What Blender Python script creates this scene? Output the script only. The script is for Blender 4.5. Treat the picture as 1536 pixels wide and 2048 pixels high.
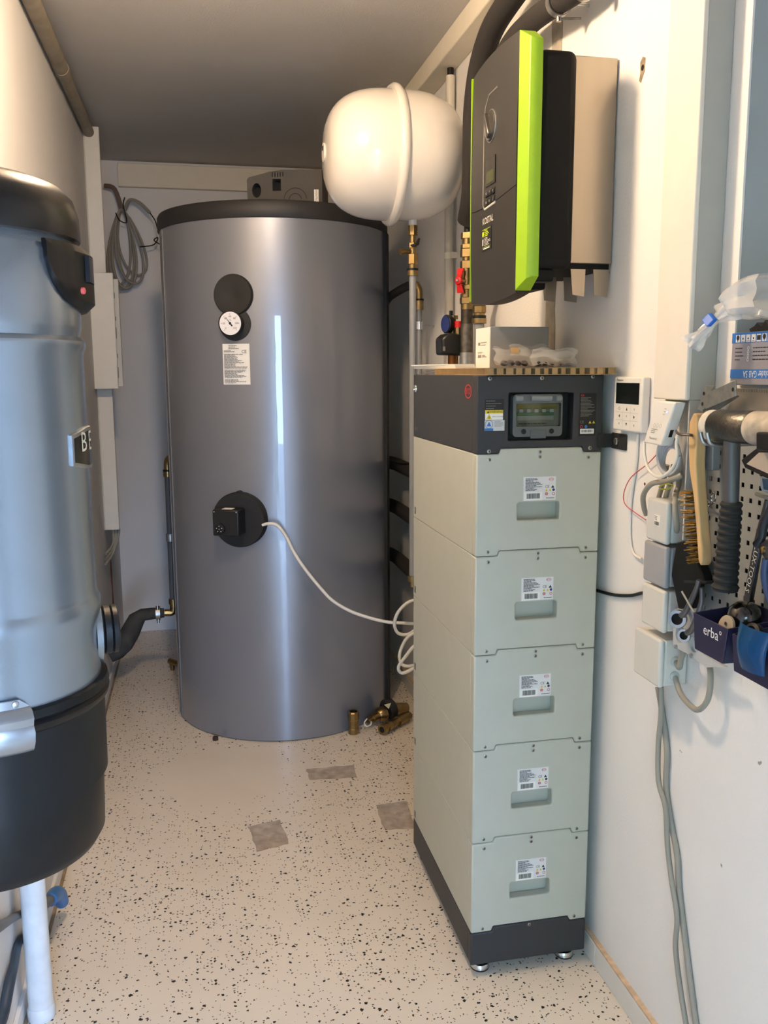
import bpy, bmesh, math, random
from mathutils import Vector, Matrix
random.seed(7)
scn = bpy.context.scene
for o in list(bpy.data.objects): bpy.data.objects.remove(o)
COL = scn.collection

# ------------------------------------------------------------------ camera
CAM = (-.6069, -1.8744, 1.4632); YAW, PITCH, ROLL, FPX = .2084, .1571, -.0048, 1771.5
_f = Vector((math.sin(YAW)*math.cos(PITCH), math.cos(YAW)*math.cos(PITCH), -math.sin(PITCH)))
_r0 = Vector((math.cos(YAW), -math.sin(YAW), 0)); _u0 = _r0.cross(_f)
_r = _r0*math.cos(ROLL)+_u0*math.sin(ROLL); _u = -_r0*math.sin(ROLL)+_u0*math.cos(ROLL)
cd = bpy.data.cameras.new('camera'); cam = bpy.data.objects.new('camera', cd); COL.objects.link(cam)
cam.matrix_world = Matrix(((_r.x, _u.x, -_f.x, CAM[0]), (_r.y, _u.y, -_f.y, CAM[1]), (_r.z, _u.z, -_f.z, CAM[2]), (0, 0, 0, 1)))
cd.sensor_fit = 'VERTICAL'; cd.sensor_height = 36; cd.lens = FPX/2048*36; cd.clip_start = .02
scn.camera = cam
scn.view_settings.view_transform = 'Standard'; scn.view_settings.look = 'None'
scn.view_settings.gamma = 1; scn.view_settings.use_curve_mapping = False
scn.view_settings.exposure = 0.1
# ------------------------------------------------------------------ sky
w = bpy.data.worlds.new('sky'); scn.world = w; w.use_nodes = True
bg = w.node_tree.nodes['Background']
bg.inputs[0].default_value = (.44, .65, 1.0, 1); bg.inputs[1].default_value = 25.0
# light portal in the doorway (guides sampling of the sky only)
pl = bpy.data.lights.new('door_portal', 'AREA'); pl.shape = 'RECTANGLE'; pl.size = .72; pl.size_y = 2.0
pl.cycles.is_portal = True
po = bpy.data.objects.new('door_portal', pl); COL.objects.link(po)
po.location = (-.64, -2.62, 1.0); po.rotation_euler = (math.radians(90), 0, 0)
LAMP = dict(loc=(-.57, .03, 2.57), power=330.0, color=(1.0, .74, .49))

# ------------------------------------------------------------------ pixel -> place
def ray(u, v): return _f+_r*((u-768)/FPX)-_u*((v-1024)/FPX)
def _at(u, v, ax, val):
    d = ray(u, v); t = (val-CAM[ax])/d[ax]; return Vector(CAM)+d*t
def PX(u, v, x): return _at(u, v, 0, x)
def PY(u, v, y): return _at(u, v, 1, y)
def PZ(u, v, z): return _at(u, v, 2, z)
def on_cyl(u, v, cx, cy, r):
    d = ray(u, v); ox, oy = CAM[0]-cx, CAM[1]-cy
    a = d.x**2+d.y**2; b = 2*(ox*d.x+oy*d.y); c = ox*ox+oy*oy-r*r
    D = max(b*b-4*a*c, 0); t = (-b-math.sqrt(D))/2/a
    p = Vector(CAM)+d*t
    return math.atan2(p.y-cy, p.x-cx), p.z

# ------------------------------------------------------------------ materials
def lin(h):
    if not isinstance(h, str): return (*h[:3], 1)
    h = h.lstrip('#'); c = [int(h[i:i+2], 16)/255 for i in (0, 2, 4)]
    return (*[x/12.92 if x <= .04045 else ((x+.055)/1.055)**2.4 for x in c], 1)
_M = {}
def mat(name, col, rough=.5, metal=0., var=0., vscale=20., bump=0., bscale=200., coat=0., coatr=.1, alpha=1., trans=0., emit=0., spec=.5, stretch=None):
    if name in _M: return _M[name]
    m = bpy.data.materials.new(name); m.use_nodes = True; n = m.node_tree.nodes; l = m.node_tree.links
    b = n['Principled BSDF']; c = lin(col)
    b.inputs['Base Color'].default_value = c; b.inputs['Roughness'].default_value = rough; b.inputs['Metallic'].default_value = metal
    b.inputs['Specular IOR Level'].default_value = spec
    b.inputs['Coat Weight'].default_value = coat; b.inputs['Coat Roughness'].default_value = coatr
    b.inputs['Alpha'].default_value = alpha; b.inputs['Transmission Weight'].default_value = trans
    if emit: b.inputs['Emission Color'].default_value = c; b.inputs['Emission Strength'].default_value = emit
    tc = n.new('ShaderNodeTexCoord'); src = tc.outputs['Object']
    if stretch:
        mp = n.new('ShaderNodeMapping'); mp.inputs['Scale'].default_value = stretch; l.new(src, mp.inputs[0]); src = mp.outputs[0]
    t = n.new('ShaderNodeTexNoise'); t.inputs['Scale'].default_value = vscale; t.inputs['Detail'].default_value = 5; l.new(src, t.inputs['Vector'])
    mr = n.new('ShaderNodeMapRange'); mr.inputs['From Min'].default_value = .3; mr.inputs['From Max'].default_value = .7
    mr.inputs['To Min'].default_value = 1-max(var, .02); mr.inputs['To Max'].default_value = 1+max(var, .02); l.new(t.outputs['Fac'], mr.inputs['Value'])
    mx = n.new('ShaderNodeMix'); mx.data_type = 'RGBA'; mx.blend_type = 'MULTIPLY'; mx.inputs['Factor'].default_value = 1
    mx.inputs['A'].default_value = c; l.new(mr.outputs[0], mx.inputs['B']); l.new(mx.outputs['Result'], b.inputs['Base Color'])
    if bump:
        t2 = n.new('ShaderNodeTexNoise'); t2.inputs['Scale'].default_value = bscale; t2.inputs['Detail'].default_value = 3; l.new(src, t2.inputs['Vector'])
        bp = n.new('ShaderNodeBump'); bp.inputs['Strength'].default_value = bump; bp.inputs['Distance'].default_value = .002
        l.new(t2.outputs['Fac'], bp.inputs['Height']); l.new(bp.outputs[0], b.inputs['Normal'])
    _M[name] = m; return m

def wall_mat(name, col, spots=False):
    m = mat(name, col, .75, var=.03, vscale=3, bump=.35, bscale=160, spec=.3)
    if spots:     # small grey scuffs and pin holes in the paint
        n = m.node_tree.nodes; l = m.node_tree.links; b = n['Principled BSDF']
        old = b.inputs['Base Color'].links[0].from_socket
        tc = n.new('ShaderNodeTexCoord'); v = n.new('ShaderNodeTexVoronoi'); v.inputs['Scale'].default_value = 7; v.inputs['Randomness'].default_value = 1
        l.new(tc.outputs['Object'], v.inputs['Vector'])
        nz = n.new('ShaderNodeTexNoise'); nz.inputs['Scale'].default_value = 90; nz.inputs['Detail'].default_value = 4; l.new(tc.outputs['Object'], nz.inputs['Vector'])
        ad = n.new('ShaderNodeMath'); ad.operation = 'MULTIPLY_ADD'; ad.inputs[1].default_value = .30; l.new(nz.outputs['Fac'], ad.inputs[0]); l.new(v.outputs['Distance'], ad.inputs[2])
        lt = n.new('ShaderNodeMath'); lt.operation = 'LESS_THAN'; lt.inputs[1].default_value = .158; l.new(ad.outputs[0], lt.inputs[0])
        mx = n.new('ShaderNodeMix'); mx.data_type = 'RGBA'; mx.inputs['B'].default_value = lin('#77726c')
        ml = n.new('ShaderNodeMath'); ml.operation = 'MULTIPLY'; ml.inputs[1].default_value = .75; l.new(lt.outputs[0], ml.inputs[0])
        l.new(ml.outputs[0], mx.inputs['Factor']); l.new(old, mx.inputs['A']); l.new(mx.outputs['Result'], b.inputs['Base Color'])
    return m

def floor_mat():
    m = mat('floor_epoxy', '#dacfbe', .22, var=.03, vscale=4, bump=.06, bscale=60)
    n = m.node_tree.nodes; l = m.node_tree.links; b = n['Principled BSDF']
    src = b.inputs['Base Color'].links[0].from_socket; tc = n.new('ShaderNodeTexCoord')
    wp = n.new('ShaderNodeTexNoise'); wp.inputs['Scale'].default_value = 130; l.new(tc.outputs['Object'], wp.inputs['Vector'])
    wa = n.new('ShaderNodeVectorMath'); wa.operation = 'MULTIPLY_ADD'; wa.inputs[1].default_value = (.010,)*3
    l.new(wp.outputs['Color'], wa.inputs[0]); l.new(tc.outputs['Object'], wa.inputs[2])
    dens = n.new('ShaderNodeTexNoise'); dens.inputs['Scale'].default_value = 3.2; dens.inputs['Detail'].default_value = 2; l.new(tc.outputs['Object'], dens.inputs['Vector'])
    # bare zone between the three patches
    sp = n.new('ShaderNodeVectorMath'); sp.operation = 'DISTANCE'; sp.inputs[1].default_value = tuple(PZ(665, 1600, 0)); l.new(tc.outputs['Object'], sp.inputs[0])
    bz = n.new('ShaderNodeMapRange'); bz.inputs['From Min'].default_value = .20; bz.inputs['From Max'].default_value = .42; l.new(sp.outputs['Value'], bz.inputs['Value'])
    for sc, thr, keep, col in ((70, .25, .15, '#2b2928'), (115, .22, .20, '#4a443f'), (80, .18, .08, '#8a6a4c')):
        v = n.new('ShaderNodeTexVoronoi'); v.inputs['Scale'].default_value = sc; v.voronoi_dimensions = '2D'; l.new(wa.outputs[0], v.inputs['Vector'])
        sx = n.new('ShaderNodeSeparateColor'); l.new(v.outputs['Color'], sx.inputs[0])
        kp = n.new('ShaderNodeMath'); kp.operation = 'MULTIPLY'; l.new(dens.outputs['Fac'], kp.inputs[0]); l.new(bz.outputs[0], kp.inputs[1])
        k2 = n.new('ShaderNodeMath'); k2.operation = 'MULTIPLY'; k2.inputs[1].default_value = keep*2; l.new(kp.outputs[0], k2.inputs[0])
        a = n.new('ShaderNodeMath'); a.operation = 'LESS_THAN'; l.new(sx.outputs[0], a.inputs[0]); l.new(k2.outputs[0], a.inputs[1])
        ts = n.new('ShaderNodeMath'); ts.operation = 'MULTIPLY_ADD'; ts.inputs[1].default_value = thr*.7; ts.inputs[2].default_value = thr*.5; l.new(sx.outputs[1], ts.inputs[0])
        c = n.new('ShaderNodeMath'); c.operation = 'LESS_THAN'; l.new(v.outputs['Distance'], c.inputs[0]); l.new(ts.outputs[0], c.inputs[1])
        d = n.new('ShaderNodeMath'); d.operation = 'MULTIPLY'; l.new(a.outputs[0], d.inputs[0]); l.new(c.outputs[0], d.inputs[1])
        mx = n.new('ShaderNodeMix'); mx.data_type = 'RGBA'; mx.inputs['B'].default_value = lin(col); l.new(d.outputs[0], mx.inputs['Factor']); l.new(src, mx.inputs['A'])
        src = mx.outputs['Result']
    l.new(src, b.inputs['Base Color'])
    return m

# ------------------------------------------------------------------ mesh builder (world coordinates)
def basis(ax):
    ax = Vector(ax).normalized(); t = Vector((0, 0, 1)) if abs(ax.z) < .9 else Vector((1, 0, 0))
    a = t.cross(ax).normalized(); return a, ax.cross(a)
class MB:
    def __init__(s): s.v = []; s.f = []
    def add(s, vs, fs):
        o = len(s.v); s.v += [Vector(p) for p in vs]; s.f += [[i+o for i in f] for f in fs]; return s
    def box(s, lo, hi):
        (a, b, c), (d, e, f) = lo, hi
        return s.add([(a, b, c), (d, b, c), (d, e, c), (a, e, c), (a, b, f), (d, b, f), (d, e, f), (a, e, f)],
                     [(3, 2, 1, 0), (4, 5, 6, 7), (0, 1, 5, 4), (1, 2, 6, 5), (2, 3, 7, 6), (3, 0, 4, 7)])
    def obox(s, c, ex, ey, ez):      # oriented box: centre and three half vectors
        c, ex, ey, ez = map(Vector, (c, ex, ey, ez)); P = []
        for k in (-1, 1):
            for i, j in ((-1, -1), (1, -1), (1, 1), (-1, 1)): P.append(c+ex*i+ey*j+ez*k)
        return s.add(P, [(3, 2, 1, 0), (4, 5, 6, 7), (0, 1, 5, 4), (1, 2, 6, 5), (2, 3, 7, 6), (3, 0, 4, 7)])
    def lathe(s, o, ax, prof, n=32, cap=True):   # prof: list of (t along axis, radius)
        o = Vector(o); ax = Vector(ax).normalized(); a, b = basis(ax); P = []; F = []
        for t, r in prof:
            for i in range(n):
                th = 2*math.pi*i/n; P.append(o+ax*t+(a*math.cos(th)+b*math.sin(th))*r)
        for k in range(len(prof)-1):
            for i in range(n):
                j = (i+1) % n; F.append((k*n+i, k*n+j, (k+1)*n+j, (k+1)*n+i))
        if cap: F.append(tuple(range(n-1, -1, -1))); F.append(tuple(range((len(prof)-1)*n, len(prof)*n)))
        return s.add(P, F)
    def cyl(s, p, q, r, n=16, r2=None):
        p, q = Vector(p), Vector(q); return s.lathe(p, q-p, [(0, r), ((q-p).length, r if r2 is None else r2)], n)
    def tube(s, pts, r, n=10, closed=False, sub=0):
        pts = [Vector(p) for p in pts]
        if sub:
            if isinstance(r, (list, tuple)): r = [r[i]+(r[i+1]-r[i])*k/sub for i in range(len(r)-1) for k in range(sub)]+[r[-1]]
            pts = spline(pts, sub, closed)
        N = len(pts); P = []; F = []; up = None
        for i, p in enumerate(pts):
            t = (pts[(i+1) % N]-pts[i-1]) if closed or 0 < i < N-1 else (pts[1]-pts[0] if i == 0 else pts[-1]-pts[-2])
            t.normalize()
            if up is None: up, _ = basis(t)
            up = (up-t*up.dot(t)).normalized(); w = t.cross(up); rr = r[i] if isinstance(r, (list, tuple)) else r
            for k in range(n):
                th = 2*math.pi*k/n; P.append(p+(up*math.cos(th)+w*math.sin(th))*rr)
        for i in range(N if closed else N-1):
            for k in range(n):
                a = i*n+k; b = i*n+(k+1) % n; c = ((i+1) % N)*n+(k+1) % n; d = ((i+1) % N)*n+k; F.append((a, b, c, d))
        if not closed: F.append(tuple(range(n-1, -1, -1))); F.append(tuple(range((N-1)*n, N*n)))
        return s.add(P, F)
    def prism(s, poly, vec, holes=()):     # polygon (3D points) with holes, extruded along vec
        bm = bmesh.new(); loops = [list(map(Vector, poly))]+[list(map(Vector, h)) for h in holes]
        if holes:
            E = []
            for L in loops:
                vs = [bm.verts.new(p) for p in L]
                for i in range(len(vs)): E.append(bm.edges.new((vs[i-1], vs[i])))
            bmesh.ops.triangle_fill(bm, use_beauty=True, use_dissolve=False, edges=E)
        else: bm.faces.new([bm.verts.new(p) for p in loops[0]])
        vec = Vector(vec); bm.normal_update()
        for f in bm.faces:
            if f.normal.dot(vec) > 0: f.normal_flip()
        r = bmesh.ops.extrude_face_region(bm, geom=list(bm.faces), use_keep_orig=True)
        for e in r['geom']:
            if isinstance(e, bmesh.types.BMVert): e.co += vec
        bmesh.ops.recalc_face_normals(bm, faces=list(bm.faces))
        bm.verts.index_update()
        s.add([v.co.copy() for v in bm.verts], [[v.index for v in f.verts] for f in bm.faces]); bm.free(); return s
    def grid(s, P, nu, nv, closed=False):         # P: nv rows of nu points
        F = []
        for j in range(nv-1):
            for i in range(nu if closed else nu-1):
                k = (i+1) % nu; F.append((j*nu+i, j*nu+k, (j+1)*nu+k, (j+1)*nu+i))
        return s.add(P, F)
    def slab(s, P, nu, nv, back):                  # grid with thickness: back(p) gives the rear point
        n = nu*nv; Q = [back(Vector(p)) for p in P]; F = []
        for j in range(nv-1):
            for i in range(nu-1):
                a = j*nu+i; F.append((a, a+1, a+nu+1, a+nu)); F.append((n+a+nu, n+a+nu+1, n+a+1, n+a))
        bd = [i for i in range(nu)]+[j*nu+nu-1 for j in range(1, nv)]+[(nv-1)*nu+i for i in range(nu-2, -1, -1)]+[j*nu for j in range(nv-2, 0, -1)]
        for i in range(len(bd)):
            a, b = bd[i-1], bd[i]; F.append((b, a, n+a, n+b))
        return s.add(list(P)+Q, F)
    def text(s, txt, o, xd, yd, size, depth=.0006, align='CENTER', sx=1.):
        vs, fs = text_mesh(txt, align); o = Vector(o); xd = Vector(xd).normalized(); yd = Vector(yd).normalized(); zd = xd.cross(yd)
        n = len(vs); P = [o+xd*(x*size*sx)+yd*(y*size)+zd*depth for x, y in vs]
        return s.add(P, fs)
    def quad(s, o, xd, yd, x0, y0, x1, y1, depth=.0004):  # thin printed rectangle on a plane
        o = Vector(o); xd = Vector(xd); yd = Vector(yd); zd = xd.cross(yd).normalized()*depth
        return s.add([o+xd*x0+yd*y0+zd, o+xd*x1+yd*y0+zd, o+xd*x1+yd*y1+zd, o+xd*x0+yd*y1+zd], [(0, 1, 2, 3)])
    def poly(s, o, xd, yd, pts, depth=.0004):
        o = Vector(o); xd = Vector(xd); yd = Vector(yd); zd = xd.cross(yd).normalized()*depth
        return s.add([o+xd*a+yd*b+zd for a, b in pts], [tuple(range(len(pts)))])
    def disc(s, o, xd, yd, x, y, r, depth=.0004, n=14, ry=None):
        return s.poly(o, xd, yd, [(x+r*math.cos(2*math.pi*k/n), y+(ry or r)*math.sin(2*math.pi*k/n)) for k in range(n)], depth)
    def ring(s, o, xd, yd, x, y, r, r2, depth=.0004, n=20, asp=1.):
        o = Vector(o); xd = Vector(xd); yd = Vector(yd); zd = xd.cross(yd).normalized()*depth; P = []
        for k in range(n):
            th = 2*math.pi*k/n
            for q in (r, r2): P.append(o+xd*(x+q*math.cos(th))+yd*(y+q*asp*math.sin(th))+zd)
        return s.add(P, [(2*k, 2*((k+1) % n), 2*((k+1) % n)+1, 2*k+1) for k in range(n)])
    def lines(s, o, xd, yd, x0, x1, ytop, ybot, n, h, depth=.0004, seed=1):   # rows of illegible small print
        rnd = random.Random(seed)
        for i in range(n):
            y = ytop-(ytop-ybot)*i/max(n-1, 1); x = x0; end = x0+(x1-x0)*rnd.uniform(.45, 1)
            while x < end:
                wd = (x1-x0)*rnd.uniform(.05, .16); e = min(x+wd, end); s.quad(o, xd, yd, x, y-h/2, e, y+h/2, depth); x = e+(x1-x0)*.018
        return s
    def obj(s, name, m, parent=None, label=None, bevel=0, smooth=40, seg=2, kind=None, local=False):
        if parent is None:
            lo = [min(v[i] for v in s.v) for i in range(3)]; hi = [max(v[i] for v in s.v) for i in range(3)]
            org = Vector(((lo[0]+hi[0])/2, (lo[1]+hi[1])/2, lo[2])); M = Matrix.Translation(org)
        else: M = chain(parent)
        I = M.inverted() if not local else Matrix()
        me = bpy.data.meshes.new(name); me.from_pydata([I @ v for v in s.v], [], s.f); me.update()
        bm = bmesh.new(); bm.from_mesh(me); bmesh.ops.remove_doubles(bm, verts=bm.verts, dist=1e-6); bm.to_mesh(me); bm.free()
        me.materials.append(m)
        if smooth:
            me.polygons.foreach_set('use_smooth', [True]*len(me.polygons)); me.set_sharp_from_angle(angle=math.radians(smooth))
        o = bpy.data.objects.new(name, me); COL.objects.link(o)
        if parent is None: o.location = org
        else: o.parent = parent
        if bevel:
            b = o.modifiers.new('bevel', 'BEVEL'); b.width = bevel; b.segments = seg; b.limit_method = 'ANGLE'; b.angle_limit = math.radians(35); b.harden_normals = False
        if label: o['label'] = label
        if name in STUFF: kind = 'stuff'
        if kind: o['kind'] = kind
        return o
STUFF = {'printed_text', 'barcode', 'white_marks', 'red_marks', 'yellow_marks', 'yellow_field', 'blue_mark', 'numerals', 'side_marks', 'green_print', 'white_print', 'red_emblem', 'screw_slot', 'moulded_ring'}
def chain(o):
    M = o.matrix_basis.copy()
    while o.parent: o = o.parent; M = o.matrix_basis @ M
    return M
def spline(pts, sub, closed=False):
    N = len(pts); out = []
    for i in range(N if closed else N-1):
        if closed: a, b, c, d = pts[i-1], pts[i], pts[(i+1) % N], pts[(i+2) % N]
        else: a, b, c, d = pts[max(i-1, 0)], pts[i], pts[i+1], pts[min(i+2, N-1)]
        for k in range(sub):
            t = k/sub; out.append(.5*((2*b)+(c-a)*t+(2*a-5*b+4*c-d)*t*t+(3*b-a-3*c+d)*t**3))
    if not closed: out.append(pts[-1])
    return out
_T = {}
def text_mesh(txt, align):
    k = (txt, align)
    if k not in _T:
        cu = bpy.data.curves.new('t', 'FONT'); cu.body = txt; cu.size = 1; cu.align_x = align; cu.align_y = 'CENTER'; cu.resolution_u = 2
        ob = bpy.data.objects.new('t', cu); COL.objects.link(ob); bpy.context.view_layer.update()
        me = ob.evaluated_get(bpy.context.evaluated_depsgraph_get()).to_mesh()
        _T[k] = ([(v.co.x, v.co.y) for v in me.vertices], [tuple(p.vertices) for p in me.polygons])
        bpy.data.objects.remove(ob); bpy.data.curves.remove(cu)
    return _T[k]
def thing(name, label, cat, loc, rot=(0, 0, 0), group=None):
    o = bpy.data.objects.new(name, None); COL.objects.link(o); o.location = loc; o.rotation_euler = rot
    o.empty_display_size = .05; o['label'] = label; o['category'] = cat
    if group: o['group'] = group
    return o
def tag(o, label, cat, group=None):
    o['label'] = label; o['category'] = cat
    if group: o['group'] = group
    return o
def struct(o): o['kind'] = 'structure'; return o
def dup(root, loc, label=None, group=None):
    r = root.copy(); COL.objects.link(r); r.location = loc
    if label: r['label'] = label
    if group: r['group'] = group
    for ch in list(root.children):
        c = ch.copy(); COL.objects.link(c); c.parent = r
        for g in list(ch.children):
            d = g.copy(); COL.objects.link(d); d.parent = c
    return r
X3, Y3, Z3 = Vector((1, 0, 0)), Vector((0, 1, 0)), Vector((0, 0, 1))
def hexnut(b, p, q, r): return b.lathe(p, Vector(q)-Vector(p), [(0, r*.9), (.0012, r), ((Vector(q)-Vector(p)).length-.0012, r), ((Vector(q)-Vector(p)).length, r*.9)], 6)

# ------------------------------------------------------------------ palette
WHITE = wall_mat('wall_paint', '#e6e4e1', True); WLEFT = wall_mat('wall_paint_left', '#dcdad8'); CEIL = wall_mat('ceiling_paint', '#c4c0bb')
CREAM = mat('cream_pvc', '#e0dacb', .45); GREYPVC = mat('grey_pvc', '#b7b8b4', .45)
BLACK = mat('black_plastic', '#131315', .45, spec=.3, bump=.1, bscale=500); BLACKM = mat('black_matte', '#1b1b1b', .7, bump=.2, bscale=400)
DGREY = mat('dark_grey_paint', '#3a3b3d', .5, spec=.25, bump=.08, bscale=900)
PALE = mat('battery_paint', '#b9baad', .45, spec=.35, bump=.05, bscale=900)
BRASS = mat('brass', '#998258', .3, 1., var=.12, vscale=60); STEEL = mat('stainless', '#b0a698', .30, 1., var=.06, vscale=8, bump=.05, bscale=300, stretch=(1, 1, .1))
ZINC = mat('zinc', '#b5b6b6', .4, 1., var=.12, vscale=70); CHROME = mat('chrome', '#d8d8d8', .12, 1.); IRON = mat('rough_iron', '#6f6a64', .45, .9, var=.3, vscale=60)
PIPEG = mat('grey_pipe', '#8b8d8e', .4, .2); RUBBER = mat('black_foam', '#262322', .9, bump=.3, bscale=250)
PAPER = mat('white_paper', '#e9e6de', .7); INK = mat('ink', '#2a2a2c', .8); INKG = mat('grey_ink', '#77746f', .8)
RED = mat('red_print', '#c0383c', .6); YEL = mat('yellow_print', '#d6bf24', .6); BLU = mat('blue_print', '#2c6cb0', .6); WPRINT = mat('white_print', '#dcdcd8', .6)
REDP = mat('red_plastic', '#c8181c', .4); WIREG = mat('grey_cable', '#938f85', .55); WIREW = mat('white_cable', '#dcd8cf', .5)
SCREWM = mat('screw_steel', '#9b9890', .35, 1.)
# ================================================================== the room
XL, XR, YB, ZC, YF = -1.050, .325, 3.22, 2.57, -2.62
# floor: epoxy coat with three cut-out patches over screed
def jag(uvs, seed, n=5, a=.004):
    rnd = random.Random(seed); P = [PZ(u, v, 0) for u, v in uvs]; out = []
    for i in range(len(P)):
        p, q = P[i], P[(i+1) % len(P)]
        for k in range(n):
            t = k/n; r = p.lerp(q, t)+Vector((rnd.uniform(-a, a), rnd.uniform(-a, a), 0)); out.append(Vector((r.x, r.y, 0)))
    return out
PATCH = [[(613, 1537), (706, 1529), (713, 1554), (619, 1561)], [(495, 1652), (560, 1638), (578, 1688), (513, 1703)], [(752, 1610), (812, 1601), (834, 1656), (768, 1660)]]
patches = [jag(p, i+3) for i, p in enumerate(PATCH)]
outer = [(XL-.15, YF-.2, 0), (XR+.15, YF-.2, 0), (XR+.15, YB+.15, 0), (XL-.15, YB+.15, 0)]
fl = struct(MB().prism(outer, (0, 0, -.008), patches).obj('floor', floor_mat(), smooth=0))
SCREED = mat('screed', '#a2968a', .9, var=.25, vscale=30, bump=.6, bscale=80)
struct(MB().box((XL-.15, YF-.2, -.12), (XR+.15, YB+.15, -.008)).obj('screed_bed', SCREED, fl, smooth=0))
for i, p in enumerate(patches):
    c = sum(p, Vector())/len(p); rnd = random.Random(i); b = MB(); n = len(p); N = 4
    vs = [c+Vector((0, 0, -.006))]; fs = []
    for k in range(1, N+1):
        for q in p: vs.append(c.lerp(q, k/N)+Vector((0, 0, -.0045+rnd.uniform(-.0025, .0025) if k < N else -.001)))
    for j in range(n): fs.append((0, 1+j, 1+(j+1) % n))
    for k in range(N-1):
        for j in range(n): a = 1+k*n+j; b2 = 1+k*n+(j+1) % n; fs.append((a, a+n, b2+n, b2))
    b.add(vs, fs).obj('screed_patch', SCREED, fl, label='bare concrete patch cut into the speckled floor')
# left wall, back wall, ceiling
wl = struct(MB().box((XL-.15, YF-.2, 0), (XL, YB+.15, ZC)).obj('wall_left', WLEFT, smooth=0))
struct(MB().box((XL, YB, 0), (XR+.15, YB+.15, ZC)).obj('wall_back', WLEFT, smooth=0))
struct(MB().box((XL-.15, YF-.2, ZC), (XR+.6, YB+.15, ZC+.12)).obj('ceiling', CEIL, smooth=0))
# right wall with a deep window niche towards the door
NY, NZ = -.452, 1.437
wr = MB().box((XR, NY, 0), (XR+.15, YB, ZC)); wr.box((XR, YF-.2, 0), (XR+.42, NY, NZ)); wr.box((XR+.15, NY, NZ), (XR+.42, NY+.12, ZC))
wr.box((XR+.42, YF-.2, 0), (XR+.55, NY+.12, ZC))
wrs = struct(wr.obj('wall_right', WHITE, smooth=0))
# front wall with the open door the daylight comes through
DX0, DX1, DZ = -1.0, -.28, 1.98
fw = MB().box((XL, YF-.18, 0), (DX0, YF, ZC)).box((DX1, YF-.18, 0), (XR+.42, YF, ZC)).box((DX0, YF-.18, DZ), (DX1, YF, ZC))
struct(fw.obj('wall_front', WLEFT, smooth=0))
dr = MB().box((DX0, YF-.12, 0), (DX0+.05, YF+.02, DZ)).box((DX1-.05, YF-.12, 0), (DX1, YF+.02, DZ)).box((DX0+.05, YF-.12, DZ-.05), (DX1-.05, YF+.02, DZ))
struct(dr.obj('door_1', CREAM, bevel=.004))
# outside ground
struct(MB().box((-8, -14, -.14), (8, YF-.2, -.04)).obj('ground', mat('paving_outside', '#8d8c88', .8, var=.1, vscale=3), smooth=0))
# hedge outside, left of the door axis
rnd = random.Random(12); hb = MB(); P = []; nu_, nv_ = 22, 26
for j in range(nv_):
    for i in range(nu_):
        a = 2*math.pi*i/nu_; ca, sa = math.cos(a), math.sin(a); k = 1/max(abs(ca), abs(sa))**.7; f = j/(nv_-1); w_ = (1 if f < .85 else math.sqrt(max(0, 1-((f-.85)/.15)**2))+.001)
        q = 1+rnd.uniform(-.10, .10); P.append(Vector((-2.1+.9*ca*k*w_*q, -6.2+.5*sa*k*w_*q, -.04+3.0*f)))
tag(hb.grid(P, nu_, nv_, True).obj('hedge', mat('hedge_leaf', '#4f7426', .7, var=.5, vscale=12, bump=1., bscale=30), smooth=0), 'tall clipped green hedge outside the open door', 'hedge')
# baseboards
BBM = mat('baseboard_paint', '#d9d7d2', .6); ORG = mat('sealant', '#c9ae90', .8, var=.25, vscale=40)
bb = struct(MB().box((XR-.013, YF, 0), (XR, -.03-.0, .060)).box((XR-.013, -.0285, 0), (XR, 3.2, .060)).obj('baseboard_right', BBM, bevel=.002))
MB().box((XR-.012, YF, .060), (XR, 3.2, .0650)).obj('sealant_bead', ORG, bb, label='orange-brown sealant line along the baseboard top')
bl = struct(MB().box((XL, YF, 0), (XL+.010, 2.95, .05)).obj('baseboard_left', WLEFT, bevel=.002))
MB().box((XL+.006, YF, 0), (XL+.018, 2.95, .006)).obj('sealant_bead', mat('dirty_joint', '#8b7a62', .9, var=.3, vscale=30), bl)
# ceiling beam along the right wall and plank along the back wall
b = MB().box((XR-.075, -1.2, ZC-.07), (XR, 2.55, ZC)); struct(b.obj('trim_1', mat('beam_paint', '#ded6c4', .6), bevel=.004))
b = MB().box((XL+.09, YB-.035, 2.435), (XR, YB, 2.553)); struct(b.obj('trim_2', mat('beam_paint', '#ded6c4', .6), bevel=.003))
# chipped plaster scar on the left wall
sc = []; rnd = random.Random(4)
top, bot = PX(219, 1092, XL+.001), PX(231, 1285, XL+.001)
L_, R_ = [], []
for k in range(15):
    t = k/14; p = top.lerp(bot, t); wd = .02+.03*rnd.random()*(1-abs(t-.5))
    L_.append(p+Vector((0, -wd, 0))); R_.append(p+Vector((0, wd*.7, rnd.uniform(-.01, .01))))
b = MB().prism(L_+R_[::-1], (.002, 0, 0)); b.obj('plaster_scar', mat('brick_scar', '#8a5a40', .95, var=.4, vscale=40, bump=.5, bscale=120), wl, label='brown strip where the plaster has broken off')
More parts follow.
